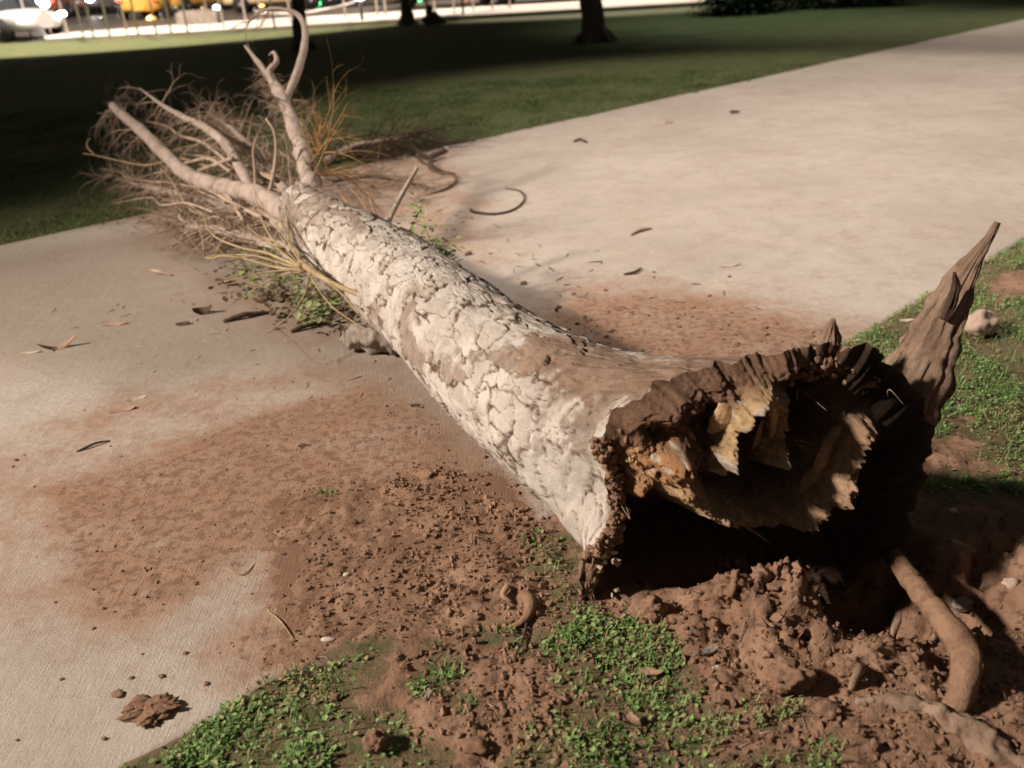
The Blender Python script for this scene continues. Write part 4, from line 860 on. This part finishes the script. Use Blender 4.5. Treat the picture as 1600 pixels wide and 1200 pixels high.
stick([(352, 1008 - 120, .002), (380, 1020 - 120, .006), (400, 1000 - 120, .002)], [.0015, .002, .001], M_yellow, 'hair-thin straw in the middle of the spilled soil', 'straw', 'straw', n=5)

# loose branches lying behind the stem
b = thing('loose_branch', G(690, 262), 'dark crooked broken branch with a pale cut end on the far side of the path', 'branch')
def gp(k): return [G(x, y, z) for x, y, z in k]
m = MB(); m.tube(gp([(696, 246, .06), (680, 252, .05), (668, 256, .05), (655, 245, .04), (640, 238, .03), (620, 240, .02)]), [.026, .026, .022, .022, .016, .008], 10, .03, .2); link('limb', m.me('limb'), M_dark, b)
m = MB(); m.tube(gp([(672, 256, .05), (678, 266, .03), (692, 273, .02), (710, 276, .02), (714, 284, .015), (706, 293, .015), (690, 300, .01), (660, 307, .008)]), [.018, .018, .015, .013, .012, .010, .008, .004], 8, .03, .2); link('side_branch', m.me('side_branch'), M_dark, b)
V, T = lump(gp([(698, 245, .065)])[0], (.026, .022, .026), 2, .1); m = MB(); m.add(V, (), T); link('cut_end', m.me('cut_end'), M_chipw, b)
b = thing('loose_branch', G(580, 250), 'bushy broken branch lying at the lawn edge behind the fallen stem', 'branch')
m = MB(); m.tube(gp([(510, 260, .05), (550, 248, .10), (590, 243, .12), (625, 232, .10), (640, 222, .08)]), [.030, .028, .022, .016, .008], 10, .04, .2, seed=5); link('limb', m.me('limb'), M_twig, b)
m = MB(); K = gp([(500, 255, .05), (560, 250, .10), (610, 240, .10), (640, 225, .08)])
for i in range(60):
    t = rng.uniform(0, 2.99); k_ = int(t); p = K[k_] + (K[k_ + 1] - K[k_]) * (t - k_); wand(m, p, np.array([.6, .1, .05]) + rng.normal(0, .6, 3) * [1, 1, .45], rng.uniform(.3, .8), .006, 2, .5, .4)
link('twigs', m.me('twigs'), M_dark, b, kind='stuff', label='dark twigs of the bushy branch')
b = thing('loose_branch', G(590, 300), 'litter of thin broken twigs between the stem and the bright path', 'branch')
m = MB(); K = gp([(520, 290, .03), (580, 282, .03), (640, 290, .02), (680, 300, .02)])
m.tube(K, [.012, .012, .01, .006], 8, .04, .2); link('limb', m.me('limb'), M_dark, b)
m = MB()
for i in range(55):
    t = rng.uniform(0, 2.99); k_ = int(t); p = K[k_] + (K[k_ + 1] - K[k_]) * (t - k_) + np.array([0, rng.uniform(-.5, .3), 0]); wand(m, p, rng.normal(0, 1, 3) * [1, .7, .12], rng.uniform(.15, .5), .005, 1, .4, .4)
link('twigs', m.me('twigs'), M_twig, b, kind='stuff', label='thin broken twigs')
V_, Q_, A_l, c_ = [], [], [], 0
for X, Yp_, sx2, sy2, n_ in ((470, 478, 34, 16, 130), (420, 462, 30, 14, 60), (520, 500, 22, 12, 70), (380, 440, 26, 12, 40), (310, 350, 60, 14, 90), (400, 400, 40, 20, 70)):
    px_ = rng.normal(X, sx2, n_); py_ = rng.normal(Yp_, sy2, n_); q = np.array([P(a, b2)[:2] for a, b2 in zip(px_, py_)])
    V, Q, A = leaves(q, rng.uniform(.008, .035, n_), rng.uniform(.02, .055, n_), rng.uniform(0, .9, n_)); V_.append(V); Q_.append(Q + c_); A_l.append(A); c_ += len(V)
V = np.vstack(V_); V[:, 2] = np.maximum(V[:, 2], .004)
link('leaf_litter', mesh('leaf_litter', V, [np.vstack(Q_)], False, {'tone': np.concatenate(A_l)}), mat_wood('dead brown leaves', (.16, .115, .07), (.09, .065, .04), 30, .4), kind='stuff', label='dark dead leaf litter under the crown and sprouts', category='leaf litter')
b = thing('grass_sprig', G(510, 770), 'small green sprig lying on the spilled soil', 'sprig')
q = G(508, 770)[:2] + rng.normal(0, 1, (26, 2)) * [.022, .008]; V, Q, T, A = blades('g', q, rng.uniform(.01, .035, 26), np.full(26, .004), np.full(26, .7), None, lean=1.6, z=np.full(26, .006))
link('blade', mesh('blade', V, [Q, T], False, {'tone': A}), M_leaf, b)

# ------------------------------------------------------------------ street beyond the lawn
def flat(name, poly, z, mat, th_=.0, **kw):
    n = len(poly); V = [(x, y, z) for x, y in poly]
    if th_: V += [(x, y, z - th_) for x, y in poly]
    me = bpy.data.meshes.new(name); F = [tuple(range(n))]
    if th_: F += [(i, n + i, n + (i + 1) % n, (i + 1) % n) for i in range(n)]
    me.from_pydata(V, [], F); me.update(); return link(name, me, mat, **kw)
n = NT('asphalt'); c = n.mix(n.ramp(n.noise(0.5, 5), .3, .7), (.085, .072, .062), (.055, .048, .043)); M_asph = n.out(n.mix(n.ramp(n.noise(30, 4), .5, .8), c, (.14, .12, .1)), None, .45)
n = NT('pavement'); M_pave = n.out(n.mix(n.ramp(n.noise(1.5, 5), .3, .7), (.62, .57, .5), (.52, .47, .42)), None, .8)
flat('street', [(-90, 26.6), (60, 26.6), (60, 140), (-90, 140)], .012, M_asph, kind='structure')
flat('pavement', [(-12.5, 26.0), (-9, 25.5), (8, 25.6), (24, 29.5), (24, 31.0), (8, 29.2), (-9, 29.4), (-13.5, 28.0)], .11, M_pave, .13, kind='structure')
M_metal = mat_flat('galvanised metal', (.62, .58, .54), .4, .3); M_black = mat_flat('black rubber', (.02, .02, .02), .7); M_glass = mat_flat('dark car glass', (.03, .035, .04), .12)
M_trunkd = mat_wood('dark tree bark', (.13, .105, .085), (.075, .06, .05), 6, .9); M_crown = mat_grass('crown leaves', .35); M_bush = mat_grass('hedge leaves', .22)
M_head = mat_emit('headlight glow', (1.0, .97, .92), 26); M_amberl = mat_emit('amber lamp glow', (1.0, .55, .12), 9); M_red = mat_emit('red lamp glow', (1.0, .12, .06), 3.5); M_green = mat_emit('green lamp glow', (.15, 1.0, .3), 5)
# fence: posts, top rail
posts = [(20, 64), (50, 62), (82, 61), (108, 61), (131, 60), (147, 60), (172, 58), (245, 54), (268, 53), (328, 46), (350, 44), (410, 40), (455, 36), (680, 22), (710, 20), (199, 54), (217, 57), (294, 52), (385, 38), (430, 47), (540, 29), (590, 25), (603, 24), (740, 17), (770, 15), (797, 12)]
f = thing('fence', P(294, 52), 'open metal fence of thin pale posts between lawn and street', 'fence')
pp = []
for (x, y) in posts:
    p = P(x, y); hb = .11 if (p[0] > -12) else 0; p = P(x, y, hb); m = MB(); m.tube([p, p + [0, 0, 1.2], p + [0, 0, 2.5]], [.030, .028, .028], 8, 0); link('post', m.me('post'), M_metal, f); pp.append(p)
pp = sorted(pp, key=lambda p: p[0])
m = MB(); m.tube([p + [0, 0, 2.46] for p in pp], [.03] * len(pp), 8, 0); link('top_rail', m.me('top_rail'), M_metal, f)
m = MB(); a, b_ = P(385, 38), P(597, 24); mid = (a + b_) / 2
def Yz(x, y, w): return Y(x, y, w)
m.tube([Y(398, 14, 27.5), Y(402, 20, 27.4), Y(430, 21, 27.3), Y(475, 20, 27.2), Y(510, 14, 27.1), Y(545, 6, 27.0), Y(556, 1, 27.0)], [.03] * 7, 8, .1)
single('sagging_chain', m.me('sagging_chain'), M_metal, 'pale sagging chain hanging along the fence above the bright pavement', 'chain')
# lamp pole with a bright head in the picture's top strip
t = thing('bollard_light', P(567, 38), 'dark bollard with a small bright head on the lawn side of the pavement', 'bollard')
p = P(567, 38); m = MB(); m.tube([p, p + [0, 0, .62]], [.05, .04], 8, 0); link('post', m.me('post'), M_trunkd, t)
m = MB(); V, T = lump(p + [0, 0, .68], (.14, .10, .06), 2, .05); m.add(V, (), T); link('lamp_head', m.me('lamp_head'), M_head, t)
# concrete block and bench
m = MB(); p = P(313, 44); m.box(p + [0, 0, .24], (.62, .2, .22)); m.box(p + [0, 0, .48], (.52, .17, .03)); single('concrete_block', m.me('concrete_block', False), M_log, 'low pale concrete block at the edge of the street', 'block')
t = thing('bench', P(696, 24, .11), 'dark bench standing on the bright pavement left of the broad tree', 'bench'); p = P(696, 24, .11)
m = MB(); [m.box(p + [0, -.16 + .16 * i, .44], (.62, .065, .02)) for i in range(3)]; link('seat', m.me('seat', False), M_trunkd, t)
m = MB(); [m.box(p + [0, .26, .6 + .14 * i], (.62, .02, .05)) for i in range(2)]; link('backrest', m.me('backrest', False), M_trunkd, t)
for sx_1 in (-.5, .5):
    for sy_1 in (-.15, .22): m = MB(); m.box(p + [sx_1, sy_1, .21], (.025, .025, .21)); link('leg', m.me('leg', False), M_trunkd, t)
# cars
def car(loc, rz, paint, label, lights='head', L=4.4, W=1.75, H=1.45, on=True):
    t = thing('parked_car', loc, label, 'car', 'cars parked along the street'); ca, sa = math.cos(rz), math.sin(rz); Rz = np.array([[ca, -sa, 0], [sa, ca, 0], [0, 0, 1]]); loc = np.array(loc, float)
    X = np.linspace(-.5, .5, 25) * L; n = 28; a = np.linspace(0, 2 * np.pi, n, endpoint=False)
    se = lambda c, e: np.sign(c) * np.abs(c) ** e
    u = X / L * 2; endr = np.clip(1 - np.abs(u) ** 9, .02, 1)
    zt = .86 - .16 * sstep(.35, 1, u) - .06 * sstep(.5, 1, -u); zb = .24 + .08 * np.abs(u) ** 6; hw = W / 2 * (1 - .10 * np.abs(u) ** 4) * endr ** .3
    V = np.stack([np.c_[np.full(n, x), w * se(np.cos(a), .45), (b + c) / 2 + (c - b) / 2 * se(np.sin(a), .5)] for x, w, b, c in zip(X, hw, zb, zt)]).reshape(-1, 3)
    m = MB(); m.add(V @ Rz.T + loc, np.vstack([gridf(25, n, True)])); tri = np.arange(n); m.add(np.vstack([V[:n], V[:n].mean(0)]) @ Rz.T + loc, (), np.c_[tri, (tri + 1) % n, np.full(n, n)]); m.add(np.vstack([V[-n:], V[-n:].mean(0)]) @ Rz.T + loc, (), np.c_[tri, (tri + 1) % n, np.full(n, n)])
    link('body', m.me('body'), paint, t)
    X2 = np.array([-.44, -.36, -.25, 0, .08, .2, .27]) * L; top = np.array([.86, 1.2, H - .04, H, H - .02, 1.08, .80])
    def gh(X2, b, top, wb, wt, mat, nm):
        V = np.array([[[x, s * wb, b], [x, s * (wb + (wt - wb) * (z - b) / (H - b + 1e-6)), z]] for x, z in zip(X2, top) for s in (-1, 1)]).reshape(-1, 4, 3)
        m = MB(); Q = [];
        for i in range(len(X2) - 1):
            o_ = i * 4; Q += [[o_, o_ + 1, o_ + 5, o_ + 4], [o_ + 1, o_ + 3, o_ + 7, o_ + 5], [o_ + 3, o_ + 2, o_ + 6, o_ + 7]]
        m.add(V.reshape(-1, 3) @ Rz.T + loc, Q); return link(nm, m.me(nm, False), mat, t)
    gh(X2, .80, top, W * .46, W * .36, M_glass, 'windows')
    gh(X2[1:5], 1.34, top[1:5] * 0 + np.array([1.34, H + .012, H + .02, H + .0]), W * .385, W * .36, paint, 'roof')
    for sx_1 in (-.31, .31):
        for sy_1 in (-1, 1):
            c = np.array([sx_1 * L, sy_1 * (W / 2 - .08), .32]); m = MB(); m.tube([(c + [0, -.1, 0]), (c + [0, .1, 0])], [.32, .32], 20, 0)
            m.V = [v @ Rz.T + loc for v in m.V]; w = link('wheel', m.me('wheel'), M_black, t)
            m = MB(); m.tube([(c + [0, sy_1 * .09, 0]), (c + [0, sy_1 * .115, 0])], [.2, .18], 14, 0); m.V = [v @ Rz.T + loc for v in m.V]; link('rim', m.me('rim'), M_metal, w)
    for sy_1 in (-1, 1):
        V, T = lump([L * .485, sy_1 * W * .36, .64], (.06, .16, .08), 2, .02); m = MB(); m.add(V @ Rz.T + loc, (), T); link('headlight', m.me('headlight'), M_head if on and lights == 'head' else M_metal, t)
        V, T = lump([-L * .485, sy_1 * W * .38, .72], (.05, .13, .07), 2, .02); m = MB(); m.add(V @ Rz.T + loc, (), T); link('tail_light', m.me('tail_light'), M_red if lights != 'off' else M_glass, t)
    if lights == 'taxi':
        m = MB(); m.box(np.array([-.05 * L, 0, H + .09]) @ Rz.T + loc, (.1, .25, .07), Rz); link('roof_light', m.me('roof_light', False), M_head, t)
    return t
paint = lambda nm, c: mat_flat(nm, c, .3, .0, .05)
M_silver = paint('silver paint', (.45, .44, .43)); M_yel = paint('yellow paint', (.62, .36, .08)); M_cream = paint('pale yellow paint', (.55, .43, .25)); M_dkp = paint('dark paint', (.06, .055, .055)); M_ora = paint('orange paint', (.8, .3, .05)); M_redp = paint('dull red paint', (.16, .06, .05))
car((-14.9, 28.3, 0.012), math.radians(-28), M_silver, 'silver car with a glaring headlight at the top left corner', 'head')
p = P(112, 26); car((p[0], p[1], .012), math.radians(80), M_redp, 'dull red car with lit tail lights behind the silver car', 'tail')
p = P(243, 26); car((p[0], p[1], .012), math.radians(95), M_yel, 'yellow taxi with amber glow left of the concrete block', 'taxi')
p = P(345, 15); car((p[0], p[1], .012), math.radians(4), M_cream, 'pale yellow car parked side-on behind the concrete block', 'off')
p = P(300, 20); car((p[0], p[1], .012), math.radians(70), M_yel, 'second yellow taxi behind the concrete block', 'taxi')
p = P(172, 20); car((p[0], p[1], .012), math.radians(-70), M_dkp, 'dark car with headlights on between the red and yellow cars', 'head')
p = P(700, 9); car((p[0], p[1], .012), math.radians(2), M_yel, 'yellow car parked behind the bench', 'off')
p = P(850, 2); car((p[0], p[1], .012), math.radians(185), M_ora, 'orange car just left of the broad tree', 'tail')
p = P(440, 16); car((p[0], p[1], .012), math.radians(2), M_cream, 'pale yellow car parked side-on behind the sagging chain', 'off')
p = P(575, 8); car((p[0], p[1], .012), math.radians(3), M_silver, 'silver car parked right of the tree behind the hooked branch', 'off')
# small lamps far down the street
def glow(x, y, w, s_, mat, label, cat='lamp', nm='street_light', grp='lamps glowing far down the street'):
    p = Y(x, y, w); t = thing(nm, (p[0], p[1], 0), label, cat, grp); V, T = lump(p, (s_ * 1.4, s_, s_), 2, .05); m = MB(); m.add(V, (), T); link('lamp', m.me('lamp'), mat, t)
    m = MB(); m.tube([(p[0], p[1] + .05, .0), (p[0], p[1] + .05, p[2])], [.05, .04], 6, 0); link('post', m.me('post'), M_trunkd, t)
for x, y, w, s_, mt, lb_ in [(66, 6, 34, .17, M_head, 'bright white lamp above the silver car'), (158, 31, 40, .10, M_head, 'small white lamp left of the yellow taxi'), (118, 31, 42, .07, M_head, 'small white lamp by the dull red car'), (187, 23, 44, .11, M_head, 'white lamp close to the yellow taxi'),
                       (245, 5, 46, .22, M_head, 'large white lamp above the yellow taxi'), (279, 26, 38, .09, M_head, 'white lamp left of the concrete block'), (280, 5, 46, .10, M_head, 'white lamp behind the yellow taxi'),
                       (236, 30, 36, .12, M_amberl, 'amber lamp beside the yellow taxi'), (222, 17, 42, .10, M_amberl, 'amber lamp behind the dark car'), (316, 16, 44, .12, M_amberl, 'amber lamp by the pale yellow car'), (255, 18, 44, .10, M_amberl, 'second amber lamp above the yellow taxi'),
                       (494, 4, 38, .14, M_green, 'green lamp behind the leaning tree'), (653, 3, 38, .12, M_green, 'green lamp right of the slim tree'), (822, 5, 38, .14, M_amberl, 'amber lamp left of the orange car'), (878, 3, 38, .14, M_amberl, 'amber lamp touching the broad tree'), (728, 4, 36, .07, M_red, 'red lamp right of the bench'), (338, 12, 42, .09, M_head, 'white lamp over the pale yellow car'), (362, 20, 40, .08, M_amberl, 'amber lamp at the right end of the pale yellow car'), (408, 8, 42, .09, M_amberl, 'amber lamp left of the hooked branch'), (432, 14, 42, .07, M_head, 'small white lamp inside the hook of the branch'), (520, 10, 42, .08, M_head, 'white lamp above the sagging chain'), (556, 14, 40, .07, M_amberl, 'amber lamp left of the bollard head'), (612, 8, 40, .09, M_head, 'white lamp close left of the slim tree'), (770, 8, 40, .08, M_head, 'white lamp right of the yellow car behind the bench')]:
    glow(x, y, w, s_, mt, lb_)
# trees
def bgtree(base, top, r, label, seed, h=7.0, stems=None):
    t = thing('park_tree', base, label, 'tree', 'trees standing on the dark lawn'); base = np.array(base); top = np.array(top); m = MB()
    d = top - base; k = [base + [0, 0, -.1], base + d * .12, base + d * .5, top, top + d * .6 + [0, 0, 1.0]]
    m.tube(k, [r * 1.55, r * 1.12, r, r * .92, r * .6], 20, .15, .22, freq=2.5, seed=seed); R_ = np.random.default_rng(seed)
    for i in range(5): a = i * 1.26 + R_.uniform(0, .5); m.tube([base + [math.cos(a) * r * .6, math.sin(a) * r * .6, .22], base + [math.cos(a) * r * 1.6, math.sin(a) * r * 1.6, .03], base + [math.cos(a) * r * 2.4, math.sin(a) * r * 2.4, -.06]], [r * .45, r * .3, r * .1], 8, .1, .2)
    link('trunk', m.me('trunk'), M_trunkd, t)
    e = k[-1]; tips = []
    for i in range(7):
        a = i * .9 + R_.uniform(0, .5); l = R_.uniform(1.5, 2.6); m = MB(); q = e + [math.cos(a) * l, math.sin(a) * l, R_.uniform(.8, 2.2)]; m.tube([e + [0, 0, -.8 + .1 * i], (e + q) / 2 + [0, 0, .3], q], [r * .45, r * .3, r * .1], 8, .3, .2); link('limb', m.me('limb'), M_trunkd, t); tips.append(q)
    c = []
    for q in tips: c.append(q + R_.normal(0, .75, (650, 3)))
    c = np.vstack(c); c = c[c[:, 2] > 3.6]; V, Q, A = leaves(c[:, :2], c[:, 2], R_.uniform(.1, .22, len(c)), R_.uniform(0, .6, len(c)))
    link('crown', mesh('crown', V, [Q], False, {'tone': A}), M_crown, t)
b0 = P(930, 66); bgtree((b0[0], b0[1], 0), Y(918, -60, b0[1]), .22, 'broad dark tree trunk standing nearest on the lawn by the path', 301)
b0 = P(637, 39); bgtree((b0[0], b0[1], 0), Y(628, -30, b0[1]), .155, 'slim dark leaning tree at the lawn edge in the middle', 302)
b0 = P(473, 78); bgtree((b0[0], b0[1], 0), Y(462, -30, b0[1]), .15, 'dark tree behind the hooked branch of the fallen tree', 303)
# dark pile and hedge
m = MB(); p = P(677, 37)
for i in range(9): V, T = lump(p + [rng.uniform(-.2, .22), rng.uniform(-.1, .1), rng.uniform(.0, .15)], rng.uniform(.08, .2, 3), 3, .4, 1.5, i); m.add(V, (), T)
V, T = lump(p + [-.08, 0, .28], (.10, .1, .16), 3, .3); m.add(V, (), T)
single('rubbish_pile', m.me('rubbish_pile'), M_dark, 'small dark heap at the lawn edge right of the slim tree', 'heap')
for x0, x1, yb, lb_, s_ in [(1115, 1200, 24, 'low dark bush at the end of the far lawn, left of the other', 311), (1215, 1400, 14, 'long dark hedge at the end of the far lawn', 312)]:
    a, b_ = P(x0, yb), P(x1, yb - 6); t = thing('hedge' if s_ == 312 else 'bush', (a + b_) / 2, lb_, 'hedge' if s_ == 312 else 'bush'); r_ = np.random.default_rng(s_); n_ = 5200
    u_ = r_.uniform(0, 1, n_); c = a + (b_ - a) * u_[:, None] + r_.normal(0, 1, (n_, 3)) * [.25, .35, 0]; c[:, 2] = np.abs(r_.normal(0, .5, n_)) * (1 + .4 * np.sin(u_ * 17)) + .02
    V, Q, A = leaves(c[:, :2], c[:, 2], r_.uniform(.06, .14, n_), r_.uniform(0, .5, n_)); link('foliage', mesh('foliage', V, [Q], False, {'tone': A}), M_bush, t)
    m = MB()
    for i in range(7): q = a + (b_ - a) * (i + .5) / 7; m.tube([q, q + [r_.uniform(-.1, .1), 0, .8]], [.03, .015], 6, .2)
    link('stems', m.me('stems'), M_trunkd, t)
